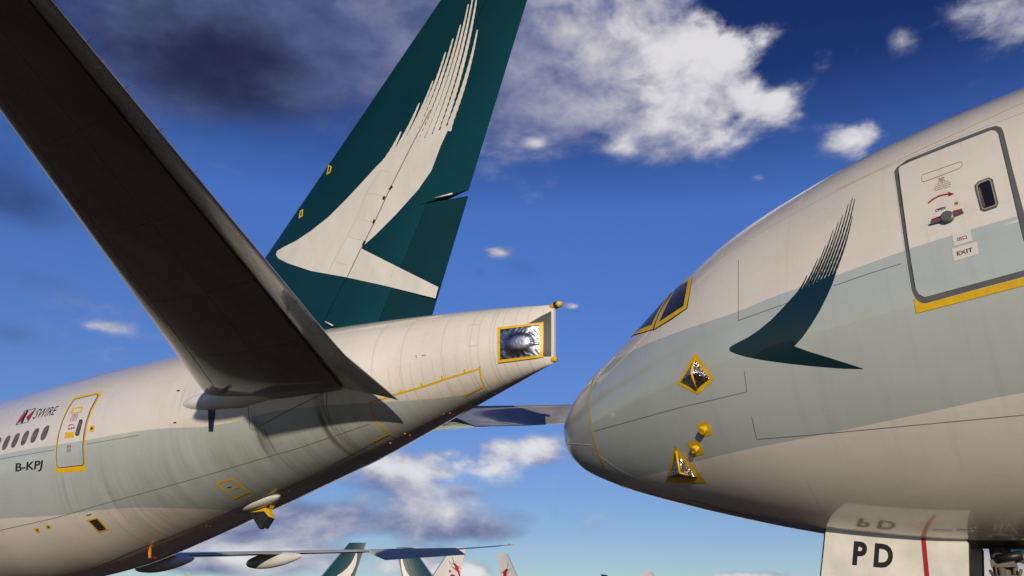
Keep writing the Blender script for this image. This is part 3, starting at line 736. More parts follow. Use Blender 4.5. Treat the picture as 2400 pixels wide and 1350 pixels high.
dd('door_pane', [(1155, 532), (1180, 528), (1183, 548), (1137, 722), (1108, 728), (1098, 712), (1103, 690)], BROWNG, .017, wn)
o_ = zc([(1050, 345), (1205, 325), (1175, 415), (1015, 435)], *D0); decal(LP, 'placard_frame', ring(o_, inset(o_, 3.2)), TAPE, .014, parent=dr, grid=0)
dd('tape_patch', [(940, 700), (1080, 685), (1065, 770), (930, 782)], TAPE, .014, dr)
decal(LP, 'arrow', strip(zc([(985, 610), (1015, 588), (1045, 585), (1072, 597)], *D0), 1.8), MAROON, .014, parent=dr, grid=0)
for pl in ([(1045, 442), (1132, 430), (1120, 470), (1035, 482)], [(1025, 495), (1112, 482), (1100, 525), (1015, 540)], [(975, 882), (1025, 876), (1022, 920), (972, 926)], [(970, 938), (1022, 932), (1018, 975), (966, 984)]):
    o_ = zc(pl, *D0); decal(LP, 'placard', ring(o_, inset(o_, .8)), MAROON, .014, parent=dr, grid=0)
    c_ = np.array(o_).mean(0); decal(LP, 'placard_print', strip([tuple(c_-(3, -.4)), tuple(c_+(3, -.4))], 1.2), MAROON, .0145, parent=dr, grid=0)
for k in range(3): dd('handle_print', [(990+34*k, 640-8*k), (1015+34*k, 634-8*k), (1010+34*k, 655-8*k), (986+34*k, 662-8*k)], MAROON, .014, dr)
dd('tape_patch', [(1300, 600), (1365, 590), (1350, 685), (1285, 690)], TAPE, .006); dd('sensor_port', [(1311, 625), (1342, 620), (1333, 656), (1305, 661)], BLK, .010)
# house flag and names
decal(LP, 'house_flag_border', sum([strip(zc(p, *D0), .9) for p in ([(228, 588), (362, 385)], [(362, 385), (520, 350)], [(520, 350), (400, 550)], [(400, 550), (228, 588)])], []), INK, .007, grid=0)
dd('house_flag_red', [(234, 584), (361, 404), (366, 470), (345, 508)], RED, .006); dd('house_flag_red', [(514, 354), (380, 478), (403, 543)], RED, .006)
decal(LP, 'house_flag_cross', strip(zc([(312, 567), (350, 480), (402, 380)], *D0), 4.2), INK, .0085, grid=0)
text(LP, 'company_lettering', 'SWIRE', zc([(462, 508), (772, 442), (852, 315), (562, 358)], *D0), INK, .008, bold=-.004)
text(LP, 'registration_lettering', 'B-KPJ', zc([(224, 1298), (598, 1254), (624, 1094), (228, 1142)], *D0), INK, .008, bold=.02)

# seams, tape and fittings on the tail
def lines(ac, name, lst, w, M, off=.004, parent=None, w2=None):
    for pl in lst: decal(ac, name, strip(pl, w, w2), M, off, parent=parent or ac.root, grid=0)
lines(LP, 'skin_lap_seam', [[(0, 1243), (129, 1214), (249, 1179), (355, 1150), (489, 1112), (622, 1072), (700, 1050), (865, 994)], [(0, 1076), (128, 1054)], [(203, 1041), (325, 1020)],
      [(215, 1335), (311, 1292), (450, 1237), (578, 1183), (700, 1132), (885, 1032)]], 1.5, SEAM)
lines(LP, 'cutout_joint', [[(506, 958), (580, 954)], [(581, 936), (585, 1002)], [(600, 1003), (680, 960), (759, 921)], [(585, 1004), (600, 1008)], [(768, 905), (765, 950), (775, 990)]], 2.0, SEAM, .005)
decal(LP, 'stabilizer_travel_plate', zc([(408, 478), (510, 478), (502, 640), (470, 945), (410, 948), (400, 640)], 420, 850, .1703), NAVY, .012)
lines(LP, 'upper_skin_joint', [[(375, 871), (394, 853)], [(230, 907), (267, 904)]], 1.2, SEAML)
for p in ((418, 916), (410, 991)): decal(LP, 'drain_hole', strip([(p[0]-3.4, p[1]), (p[0]+3.4, p[1]-.6)], 3), BLK, .006, grid=0)
for (u, v_) in ((875, 830), (946, 800), (1036, 800), (1104, 780), (1165, 745)):
    s = float(LP.hit((u, v_))[0, 0]); ph = np.linspace(-2.2, 1.6, 60)
    V = np.concatenate([P(np.full(60, s+d), ph)+NRM(np.full(60, s+d), ph)*.004 for d in (-.010, .010)])
    mesh('frame_seam', LP.lo(V), [(i, i+1, 61+i, 60+i) for i in range(59)], SEAML, LP.root)
for s in np.arange(69.3, 72.9, .27):
    ph = np.linspace(-2.0, -.15 if s < 71.3 else 1.2, 40); V = np.concatenate([P(np.full(40, s+d), ph)+NRM(np.full(40, s+d), ph)*.0035 for d in (-.007, .007)])
    mesh('frame_seam', LP.lo(V), [(i, i+1, 41+i, 40+i) for i in range(39)], SEAML, LP.root)
TZ = (860, 820, .17782)
tz = lambda p: zc(p, *TZ)
lines(LP, 'tail_tape', [tz([(30, 692), (250, 635), (360, 590), (720, 490), (1000, 395), (1290, 305), (1490, 248)])], 4.6, TAPE, .006)
lines(LP, 'tail_tape_tab', [tz([(445, 522), (452, 565)]), tz([(715, 438), (722, 480)]), tz([(985, 338), (998, 388)]), tz([(1280, 252), (1288, 298)]), tz([(1484, 212), (1488, 244)])], 4.6, TAPE, .008)
lines(LP, 'tail_tape', [tz([(42, 700), (65, 830), (130, 950), (230, 1060), (300, 1110), (380, 1150), (450, 1165)])], 4.6, TAPE, .0065, w2=2.4)
lines(LP, 'tail_tape', [tz([(1486, 262), (1500, 370), (1540, 470), (1600, 550), (1690, 572)])], 4.8, TAPE, .0065, w2=2)
lines(LP, 'tail_tape', [tz([(1288, 603), (1530, 490)]), tz([(65, 1215), (300, 1105)])], 3.4, TAPE, .008)
lines(LP, 'tail_tape', [tz([(1285, 607), (1430, 695)]), tz([(65, 1218), (170, 1265), (290, 1300)]), tz([(560, 1100), (800, 970), (1090, 835), (1430, 702)])], 1.8, TAPE, .008)
def knob(ac, px, r, hgt, M, name='taped_fitting', par=None):
    h = ac.hit(px)[0]; c = P(h[0], h[1]); n_ = NRM(np.array(h[0]), np.array(h[1])); v, f = lathe(c-n_*.01, n_, [(0, r), (hgt*.6, r*.85), (hgt, r*.3)], 12); mesh(name, ac.lo(v), f, M, par or ac.root)
for p in tz([(500, 1105), (566, 1125), (1095, 835), (1140, 850), (1690, 570), (1560, 650), (310, 1230)]): knob(LP, p, .03, .025, TAPE)
for p in ((484, 1232), (493, 1233), (501, 1235), (678, 1150), (1040, 970)): knob(LP, p, .022, .02, TAPE)
o_ = [(1097, 762), (1125, 759), (1122, 810), (1095, 812)]; decal(LP, 'access_hatch', ring(o_, inset(o_, 1.0)), SEAML, .006, grid=0)
decal(LP, 'drain_hole', strip([(975, 833), (976, 838)], 1.6), BLK, .006, grid=0); decal(LP, 'hatch_print', strip([(988, 834), (998, 832)], 2), SEAM, .006, grid=0)
o_ = zc([(1130, 862), (1228, 830), (1320, 910), (1235, 945)], 0, 750, .4444); decal(LP, 'hatch_tape', ring(o_, inset(o_, 4.4)), TAPEL, .006)
decal(LP, 'hatch_tape_tab', strip(zc([(1230, 888), (1258, 878)], 0, 750, .4444), 5), TAPEL, .007, grid=0); decal(LP, 'hatch_print', strip(zc([(1198, 882), (1222, 880)], 0, 750, .4444), 2), INK, .006, grid=0)
o_ = zc([(455, 1055), (515, 1040), (575, 1108), (520, 1122)], 0, 750, .4444); decal(LP, 'outlet_tape', ring(o_, inset(o_, 3.4)), TAPE, .006, grid=0)
decal(LP, 'outlet_grille', inset(o_, 3.2), mat('brown_grille', (.03, .02, .015), .6), .005, grid=0)
decal(LP, 'outlet_print', strip(zc([(456, 1030), (482, 1024)], 0, 750, .4444), 2.4), MAROON, .006, grid=0)
for pl in ([(180, 1100), (203, 1095), (212, 1119), (192, 1122)], [(238, 1083), (262, 1078), (272, 1101), (250, 1105)]):
    o_ = zc(pl, 0, 750, .4444); decal(LP, 'static_port_tape', ring(o_, inset(o_, 3)), TAPE, .006, grid=0); decal(LP, 'static_port', inset(o_, 2.8), BLK, .005, grid=0)
# foil cover over the exhaust opening in the tail cone
AZ = (1130, 680, .1481); az_ = lambda p: zc(p, *AZ)
decal(LP, 'scorched_panel', az_([(690, 555), (920, 420), (1094, 332), (1094, 1050), (960, 1052), (940, 560)]), SCORCH, .006)
outer = az_([(240, 600), (600, 560), (970, 515), (968, 800), (965, 1060), (600, 1105), (255, 1150), (243, 870)]); inn = az_([(290, 632), (600, 595), (900, 555), (906, 800), (910, 1025), (600, 1065), (290, 1100), (288, 860)])
decal(LP, 'cover_tape', ring(outer, inn), TAPE, .03)
nx, ny = 70, 54; uu, vv = np.meshgrid(np.linspace(0, 1, nx), np.linspace(0, 1, ny)); fl = np.stack([uu.ravel(), vv.ravel()], -1)
qd = az_([(282, 1106), (916, 1030), (906, 550), (284, 628)]); px = bil(fl, qd); hh = LP.hit(px); s, ph = hh[:, 0], hh[:, 1]; nx_, ny_ = nx, ny
ex, ey = (fl[:, 0]-.48)/.35, (fl[:, 1]-.49)/.32; rr = np.sqrt(ex**2+ey**2); an = np.arctan2(ey, ex)
dome = .04*np.exp(-(rr/.95)**5); wr_ = .0035*np.sin(an*14+2*np.sin(an*5))*np.exp(-((rr-1.15)/.3)**2)+.004*np.sin(fl[:, 0]*23+3*np.sin(fl[:, 1]*9))*np.sin(fl[:, 1]*17+4*np.sin(fl[:, 0]*7))*(rr > 1)
lift = .014+dome+np.maximum(wr_, -.008); X = P(s, ph)+NRM(s, ph)*lift[:, None]
mesh('foil_cover', LP.lo(X), [(j*nx+i, j*nx+i+1, (j+1)*nx+i+1, (j+1)*nx+i) for j in range(ny-1) for i in range(nx-1)], FOILD, LP.root)
v, f = box((73.02, 0, 1.38), .018, .03, .62); mesh('exhaust_rim', LP.lo(v), f, EMBC, LP.root, smooth=False)
v, f = lathe((72.92, 0, 2.02), (1, 0, .12), [(0, .05), (.05, .07), (.15, .075), (.26, .07), (.31, .03)], 16); kl = mesh('tail_light', LP.lo(v), f, TAPE, LP.root)
v, f = lathe((73.03, 0, 2.035), (1, 0, .12), [(0, .078), (.09, .078)], 16); mesh('light_band', LP.lo(v), f, BLK, kl)
v, f = lathe((72.95, 0, .77), (1, 0, .05), [(0, .05), (.03, .065), (.10, .065), (.13, .05)], 14); kl = mesh('tail_light', LP.lo(v), f, TAPE, LP.root)
# belly drain mast wrapped in tape and dark film
h_ = LP.hit((618, 1184))[0]; c_ = P(h_[0], h_[1]); l0 = float(c_[1])
mz = lambda p: LP.on_l(zc(p, 560, 1120, .1037), l0)
fa = mz([(90, 700), (1030, 395)]); cc = (fa[0]+fa[1])/2; dv = (fa[1]-fa[0])/2; nx, nr = 18, 18; V = []
for i in range(nx):
    x = -1+2*i/(nx-1); r = (1-abs(x)**2.4)**.5+1e-3
    for j in range(nr):
        a = 2*math.pi*j/nr; V.append(cc+dv*x+np.array((0, .14+.24*r*math.cos(a), -.03+.15*r*math.sin(a))))
mast = recalc(mesh('drain_mast', LP.lo(np.array(V)), [(i*nr+j, i*nr+(j+1) % nr, (i+1)*nr+(j+1) % nr, (i+1)*nr+j) for i in range(nx-1) for j in range(nr)], WHITE, LP.root))
def plate(pts, w, M, name, par):
    q = mz(pts); q[:, 1] += w/2; v, f = ext(q, (0, -w, 0)); return recalc(mesh(name, LP.lo(v), f, M, par, smooth=False))
plate([(245, 762), (690, 560), (790, 575), (705, 745), (720, 800), (600, 757), (270, 792)], .12, TAPE, 'mast_tape', mast)
plate([(690, 640), (745, 630), (730, 700), (650, 695)], .126, BLK, 'mast_opening', mast)
plate([(272, 796), (598, 762), (705, 890), (690, 925), (560, 1130), (500, 1160), (490, 1150)], .10, mat('black_film', (.02, .021, .024), .22, fn=vary(.5, 12, (1, 1, 1), (26, .8, .01))), 'mast_film', mast)
plate([(600, 757), (720, 800), (790, 905), (710, 880)], .112, TAPE, 'mast_tape', mast)
plate([(705, 886), (790, 925), (640, 1155), (570, 1130)], .06, BLK, 'mast_film', mast)
# streamer tied under the belly
b_ = LP.hit((351, 1284))[0]; b_ = P(b_[0], b_[1]); pz = lambda p: LP.on_l(p, float(b_[1]))
q = pz([(350.5, 1282), (352, 1284), (352.5, 1296), (351, 1308), (348.5, 1308), (347, 1296), (348.5, 1289)]); v, f = ext(q, (0, -.03, 0)); recalc(mesh('orange_streamer', LP.lo(v), f, mat('orange_ribbon', (.75, .26, .01), .5), LP.root, smooth=False))
q = pz([(351, 1306.5), (361, 1305.5), (367, 1307.5), (366, 1309), (360, 1307.5), (352, 1308)]); v, f = ext(q, (0, -.02, 0)); recalc(mesh('red_streamer', LP.lo(v), f, RED, LP.root, smooth=False))
# ------------------------------------------------------------------ right airliner: nose details
N6 = (1300, 600, .4815); n6 = lambda p: zc(p, *N6)
sr = SR; ph = np.linspace(-math.pi, math.pi, 97)
wt = .016+.004*np.sin(ph*7); V = np.concatenate([P(np.full(97, sr)+d*wt, ph)+NRM(np.full(97, sr), ph)*.006 for d in (-1, 1)])
mesh('radome_tape', RP.lo(V), [(i, i+1, 98+i, 97+i) for i in range(96)], TAPE, RP.root)
lines(RP, 'lightning_strip', [n6([(62, 912), (120, 914), (178, 918)]), n6([(205, 962), (300, 1030), (400, 1080), (480, 1112), (515, 1125)]), n6([(590, 1125), (625, 1135), (665, 1170), (680, 1195)])], 1.5, WHT, .006)
lines(RP, 'skin_joint', [[(1731, 609), (1731, 751)], [(1731, 751), (1846, 710)], [(1954, 670), (2040, 640), (2112, 618)], [(1745, 870), (1751, 918)], [(1751, 918), (1589, 956), (1390, 1011)], [(1762, 976), (1774, 1029)], [(1774, 1029), (1900, 1019), (2400, 972), (2500, 963)]], 1.3, SEAM, .0045)
lines(RP, 'crown_joint', [[(1961, 444), (2169, 345), (2400, 239), (2480, 202)]], 2.0, mat('pale_sealant', (.62, .55, .36), .5), .0045)
lines(RP, 'belly_wire', [[(2187, 1243), (2230, 1244)], [(2242, 1242), (2295, 1243), (2320, 1250), (2372, 1251), (2420, 1256)]], 1.6, WHT, .01)
lines(RP, 'belly_joint', [[(1600, 1175), (1620, 1172), (1700, 1195), (1780, 1213)]], 1.2, SEAM, .005)
for p in ((1530, 823), ): knob(RP, p, .022, .008, mat('orange_seal', (.5, .2, .03), .6), 'seal_dot')
for p in n6([(296, 978), (430, 962), (480, 958), (542, 955), (437, 1008)]): knob(RP, p, .012, .012, SEAML, 'rivet_head')
FAINT = mat('faint_joint', (.60, .57, .52), .4)
for s, a0, a1 in ((4.05, 20, 80), (5.35, 25, 85), (8.75, -45, 85), (3.15, -50, -15)):
    ph = np.radians(np.linspace(a0, a1, 40)); V = np.concatenate([P(np.full(40, s+d), ph)+NRM(np.full(40, s+d), ph)*.003 for d in (-.004, .004)])
    mesh('frame_joint', RP.lo(V), [(i, i+1, 41+i, 40+i) for i in range(39)], FAINT, RP.root)
for d in (33,):
    ss = np.linspace(3.2, 12, 60); V = np.concatenate([P(ss, np.full(60, math.radians(d)+e))+NRM(ss, np.full(60, math.radians(d)+e))*.003 for e in (-.0014, .0014)])
    mesh('stringer_joint', RP.lo(V), [(i, i+1, 61+i, 60+i) for i in range(59)], FAINT, RP.root)
# cockpit side windows under foil
CW = (1450, 620, .19260); cw_ = lambda p: zc(p, *CW)
def cockpit(outer, inner, gasket):
    o = decal(RP, 'cockpit_window_gasket', cw_(gasket), BLK, .004, grid=.15)  # black gasket line left visible round the tape
    decal(RP, 'cockpit_window_tape', cw_(outer), TAPE, .008, parent=o, grid=.15); decal(RP, 'cockpit_window_foil', cw_(inner), FOILB, .012, parent=o, grid=.1)
FOILB = mat('blue_sky_foil', (.20, .21, .27), .16, metal=1, fn=foil_fn(13, .28))
cockpit([(900, 150), (866, 340), (828, 535), (640, 660), (434, 792), (560, 520), (692, 280), (790, 215)], [(850, 205), (825, 350), (795, 505), (640, 605), (497, 700), (590, 500), (700, 288), (780, 240)], [(900, 150), (870, 340), (838, 535), (645, 672), (424, 806), (552, 520), (688, 280), (790, 212)])
def skin_patch(ac, name, sp_, M, off, parent=None, grid=.12):      # patch given by station and angle round the body
    pp = np.array(dens([(s, math.radians(d)*3) for s, d in sp_], .08)); v, f = cdt([pp], grid); v, f = used(v, f)
    s, ph = v[:, 0], v[:, 1]/3; return mesh(name, ac.lo(P(s, ph)+NRM(s, ph)*off), f, M, parent or ac.root)
for sd in (1, -1):
    mir = (lambda p: p) if sd == 1 else (lambda p: [(s, 180-d) for s, d in p])
    o = skin_patch(RP, 'windshield_gasket', mir([(2.985, 50), (2.93, 40), (2.875, 31), (2.81, 18.3), (2.52, 24.5), (2.28, 32), (1.98, 46), (1.82, 62), (2.55, 68), (2.85, 60)]), BLK, .004)
    skin_patch(RP, 'windshield_tape', mir([(2.965, 49), (2.91, 40), (2.855, 31), (2.79, 19.2), (2.52, 25), (2.29, 32.5), (2.0, 46), (1.84, 61), (2.54, 67), (2.83, 59)]), TAPE, .008, o)
    skin_patch(RP, 'windshield_foil', mir([(2.90, 50), (2.845, 40), (2.79, 32), (2.735, 24.2), (2.52, 29.2), (2.33, 35), (2.06, 47), (1.92, 59), (2.52, 64), (2.78, 58)]), FOILB, .012, o)
# foil tents taped over the air data vanes
PZ = (1540, 780, .2815); pz5 = lambda p: zc(p, *PZ)
def apex(px, hgt):
    g_ = np.array(px, float)
    for _ in range(12):
        h = RP.hit(g_)[0]; X = P(h[0], h[1])+NRM(np.array(h[0]), np.array(h[1]))*hgt; g_ = g_+(np.array(px)-project(RP.w(X))[0])*.7
    return X
def surfpt(px, off): h = RP.hit(px); return P(h[:, 0], h[:, 1])+NRM(h[:, 0], h[:, 1])*off
def tent(outer, base, top, hgt, lab):
    t = decal(RP, 'vane_cover_tape', pz5(outer), TAPE, .005, grid=.1)
    b = surfpt(pz5(base), .008); a = apex(pz5([top])[0], hgt); n_ = len(b)
    for i in range(n_):
        N = 14; V = []; F_ = []; e0, e1 = b[i], b[(i+1) % n_]; nn_ = np.cross(e1-e0, a-e0); nn_ /= np.linalg.norm(nn_)
        for r in range(N+1):
            for c in range(N-r+1):
                w = (c/N, r/N); q = e0+(e1-e0)*w[0]+(a-e0)*w[1]; V.append(q+nn_*(rng.uniform(-.006, .006) if 0 < r < N and 0 < c < N-r else 0))
        idx = {}; k = 0
        for r in range(N+1):
            for c in range(N-r+1): idx[r, c] = k; k += 1
        for r in range(N):
            for c in range(N-r):
                F_.append((idx[r, c], idx[r, c+1], idx[r+1, c]))
                if c < N-r-1: F_.append((idx[r, c+1], idx[r+1, c+1], idx[r+1, c]))
        recalc(mesh('foil_face', RP.lo(np.array(V)), F_, FOIL, t, smooth=False))
    return t, b, a
t, b, a = tent([(318, 162), (400, 275), (480, 385), (343, 515), (168, 425), (245, 290)], [(316, 216), (440, 382), (330, 474), (196, 412)], (284, 330), .16, '')
for q in (b[0], b[2]): v, f = tube(q, a+(a-q)*.0, .016, .016, 6); mesh('ridge_tape', RP.lo(v), f, TAPE, t)
t, b, a = tent([(152, 932), (285, 1090), (415, 1243), (240, 1246), (76, 1240), (110, 1090)], [(162, 985), (338, 1205), (90, 1196)], (188, 1166), .20, '')
v, f = tube(b[0], a, .018, .018, 6); mesh('ridge_tape', RP.lo(v), f, TAPE, t); v, f = tube(a, (a+b[1])/2, .012, .012, 6); mesh('ridge_tape', RP.lo(v), f, TAPE, t)
# pitot probes under yellow tape
for sq, st0, ln in (([(330, 755), (425, 735), (460, 845), (370, 868)], (402, 799), .10), ([(252, 915), (350, 893), (395, 1005), (302, 1032)], (330, 957), .085)):
    t = decal(RP, 'probe_tape', pz5(sq), TAPE, .005, grid=.1); h = RP.hit(pz5([st0]))[0]; c = P(h[0], h[1]); n_ = NRM(np.array(h[0]), np.array(h[1]))
    v, f = lathe(c-n_*.01, n_+np.array((-.1, 0, 0)), [(0, .05), (ln*.55, .045), (ln*.6, .058), (ln*.95, .058), (ln, .045)], 12); v = v+rng.uniform(-.007, .007, v.shape); mesh('pitot_probe', RP.lo(v), f, TAPE, t, smooth=False)
# forward passenger door
DZ = (2050, 280, .35568); dz = lambda p: zc(p, *DZ)
fo = dz([(130, 345), (145, 320), (210, 270), (480, 160), (740, 60), (800, 43), (835, 55), (850, 85), (915, 350), (984, 610), (1040, 830), (1080, 985), (1060, 1015), (984, 1035), (660, 1120), (335, 1210), (300, 1205), (270, 1175), (245, 1120), (215, 940), (190, 760), (150, 480)])
fi = dz([(160, 330), (172, 312), (240, 280), (500, 178), (770, 75), (800, 80), (820, 110), (880, 360), (935, 600), (984, 800), (1030, 960), (1015, 988), (984, 995), (660, 1083), (330, 1172), (290, 1150), (270, 1110), (240, 930), (215, 760), (180, 500)])
fr = decal(RP, 'door_frame', fo, DGREY, .005); fd = decal(RP, 'door', fi, SKR, .010)
lines(RP, 'door_edge_gap', [dz([(160, 360), (180, 500), (215, 760), (240, 930), (270, 1110)]), dz([(820, 110), (880, 360), (935, 600), (984, 800)])], 1.2, BLK, .012, parent=fd)
lines(RP, 'door_frame_highlight', [dz([(126, 345), (146, 480), (186, 760), (211, 940), (243, 1130)])], 1.4, WHT, .006, parent=fr)
rp = lambda name, pts, M, off=.014, par=None: decal(RP, name, dz(pts), M, off, parent=par or fd, grid=0)
rp('door_sill_tape', [(258, 1178), (285, 1200), (330, 1214), (660, 1126), (984, 1040), (1110, 1006), (1112, 1062), (984, 1095), (640, 1184), (275, 1278)], TAPE, .007, RP.root)
wf = rp('door_window_frame', [(660, 440), (685, 412), (755, 386), (780, 398), (818, 555), (808, 582), (728, 610), (700, 600), (666, 470)], DGREY, .015)
w2 = rp('door_window_rim', [(672, 440), (690, 420), (752, 396), (770, 405), (808, 556), (798, 574), (728, 598), (708, 590), (674, 462)], mat('worn_rim', (.32, .28, .22), .35), .018, wf)
rp('door_pane', [(684, 442), (698, 428), (752, 406), (764, 412), (800, 558), (792, 568), (726, 590), (714, 582), (686, 464)], GLASS, .021, wf)
rp('pane_shade', [(690, 448), (700, 462), (735, 582), (722, 584), (712, 574), (688, 470)], BROWNG, .023, wf)
o_ = dz([(310, 385), (322, 366), (565, 281), (582, 288), (578, 316), (560, 328), (330, 416), (314, 410)]); decal(RP, 'handle_flap', ring(o_, inset(o_, .9)), SEAM, .013, parent=fd, grid=0)
for (x, y, w, M_) in ((445, 388, 46, MAROON), (447, 398, 40, MAROON), (447, 408, 50, MAROON), (450, 420, 90, SEAM), (452, 433, 108, SEAM), (450, 446, 118, SEAM), (455, 458, 104, SEAM)):
    n_ = int(w/9); yy = lambda x_: y-(x_-450)*.28
    for i in range(n_):
        xa = x-w/2+i*9+rng.uniform(0, 2); xb = xa+rng.uniform(4, 7); decal(RP, 'instruction_print', strip([dz([(xa, yy(xa))])[0], dz([(xb, yy(xb))])[0]], 1.6), M_, .013, parent=fd, grid=0)
lines(RP, 'open_arrow', [dz([(355, 555), (385, 530), (420, 511), (455, 500), (492, 495)])], 3.6, RED, .013, parent=fd); rp('arrow_head', [(486, 480), (526, 494), (489, 512)], RED, .0135)
text(RP, 'open_lettering', 'OPEN', dz([(404, 614), (471, 591), (468, 574), (402, 595)]), INK, .014, .02, fd)
text(RP, 'open_character', '\u958b', dz([(530, 570), (553, 564), (551, 544), (529, 550)]), MAROON, .014, .0, fd)
rp('handle_stripe', [(375, 660), (435, 637), (438, 655), (378, 678)], RED, .013); rp('handle_stripe', [(517, 605), (577, 590), (580, 605), (518, 622)], RED, .013)
hs_ = surfpt(dz([(372, 686), (450, 656), (475, 640), (500, 634), (585, 609), (592, 619), (530, 646), (500, 662), (470, 674), (380, 696)]), .016); nn_ = NRM(np.array(6.9), np.array(.1))
v, f = ext(hs_, nn_*.035); hd_ = recalc(mesh('door_handle', RP.lo(v), f, mat('handle_grey', (.14, .14, .14), .38, metal=.4), fd, smooth=False))
c = surfpt(dz([(485, 651)]), .016)[0]; v, f = lathe(c, nn_, [(0, .078), (.04, .074), (.05, .06), (.05, .02)], 20); sharp(mesh('handle_hub', RP.lo(v), f, DGREY, hd_))
rp('exit_placard', [(512, 760), (634, 725), (646, 800), (526, 838)], PLATE, .0125); rp('exit_placard', [(510, 855), (675, 808), (690, 885), (526, 937)], PLATE, .0126)
text(RP, 'exit_characters', '\u51fa\u53e3', dz([(547, 805), (612, 789), (608, 764), (545, 779)]), MAROON, .015, .012, fd)
text(RP, 'exit_lettering', 'EXIT', dz([(546, 900), (652, 871), (646, 845), (542, 875)]), mat('dark_maroon_print', (.07, .008, .008), .5), .015, .02, fd)
vp = []
for (x0, y0, nx_, ny_) in ((325, 645, 6, 8), (560, 560, 8, 7)):
    for i in range(nx_):
        for j in range(ny_):
            if rng.random() < .8: x, y = x0+i*15+j*1.5, y0+j*18-i*5; vp.append(dz([(x, y), (x+4, y-1), (x+4, y+3), (x, y+4)]))
hv = [surfpt(p, .0125) for p in vp]; v, f = join([(q, [(0, 1, 2, 3)]) for q in hv]); mesh('rivet_dots', RP.lo(np.array(v)), f, SEAML, fd, kind='stuff')
# nose gear, open doors; bay's shade painted as a black sheet on skin
ph = np.linspace(-math.pi/2-.16, -math.pi/2+.16, 12); ss = np.linspace(4.75, 7.3, 12)
V = np.concatenate([P(np.full(12, s), ph)+NRM(np.full(12, s), ph)*.006 for s in ss]); mesh('wheel_bay_shade', RP.lo(V), [(i*12+j, i*12+j+1, (i+1)*12+j+1, (i+1)*12+j) for i in range(11) for j in range(11)], BLK, RP.root)
DW = mat('gear_door_white', (.70, .665, .59), .34, coat=.2, fn=vary(.10, 2.4, (1, 1, 1), (3, .25, .02)))
for sd in (1, -1):
    pl = np.array([(4.68, 0, -2.85), (6.40, 0, -3.115), (6.445, 0, -3.135), (6.47, 0, -3.19), (6.28, 0, -4.42), (4.33, 0, -4.36)]); pl[:, 1] = sd*.48
    v, f = ext(pl, (0, -.06*sd, 0)); gd = recalc(mesh('gear_door', RP.lo(v), f, DW, RP.root, smooth=False))
    ed = pl.copy(); e2 = ext(np.array([pl[0]+(-.02, -.012*sd, .02), pl[1]+(0, -.012*sd, .02), pl[2]+(.015, -.012*sd, .01), pl[3]+(.02, -.012*sd, 0), pl[4]+(.02, -.012*sd, 0), pl[5]+(-.02, -.012*sd, 0)]), (0, -.03*sd, 0)); recalc(mesh('door_seal', RP.lo(e2[0]), e2[1], BLK, gd, smooth=False))
    if sd == 1:
        text(RP, 'door_lettering', 'P D', [(1997, 1324), (2091, 1333), (2095, 1277), (2002, 1268)], INK, bold=.04, parent=gd, l=.485)
        q = RP.on_l([(2158, 1255), (2169, 1256), (2186, 1430), (2174, 1430)], .484); q[0, 2] = q[1, 2] = -3.06; mesh('red_stripe', RP.lo(q), [(0, 1, 2, 3)], RED, gd)
    for k in (5.1, 6.2):
        v, f = tube((k, sd*.45, -2.98), (k, sd*.2, -2.95), .03, .03, 8); mesh('hinge_arm', RP.lo(v), f, GEARM, gd)
ng = wheels(RP, 'nose_gear', 6.75, 0, -2.9, .54, (0,), .42)
for a_, b_, r in (((6.75, 0, -3.35), (7.1, .12, -3.36), .055), ((6.9, .1, -3.4), (6.85, .15, -4.6), .035), ((6.75, .16, -3.42), (6.75, .16, -4.9), .045), ((6.62, .22, -3.5), (6.95, .22, -4.3), .02), ((6.98, .2, -3.5), (6.6, .22, -4.4), .02), ((6.75, 0, -4.3), (8.3, 0, -3.1), .08), ((6.7, .25, -3.45), (6.62, .25, -4.8), .012), ((6.83, .26, -3.6), (6.88, .25, -4.8), .014)):
    v, f = tube(a_, b_, r, r, 10); mesh('strut', RP.lo(v), f, GEARM, ng)
for i, z in enumerate((-3.42, -3.62, -3.85)):
    v, f = box((6.78, .1, z), .14, .11, .05); mesh('bracket', RP.lo(v), f, GEARM, ng, smooth=False)
v, f = tube((6.72, .2, -3.37), (7.02, .2, -3.33), .06, .06, 12); mesh('tow_light', RP.lo(v), f, BLK, ng)

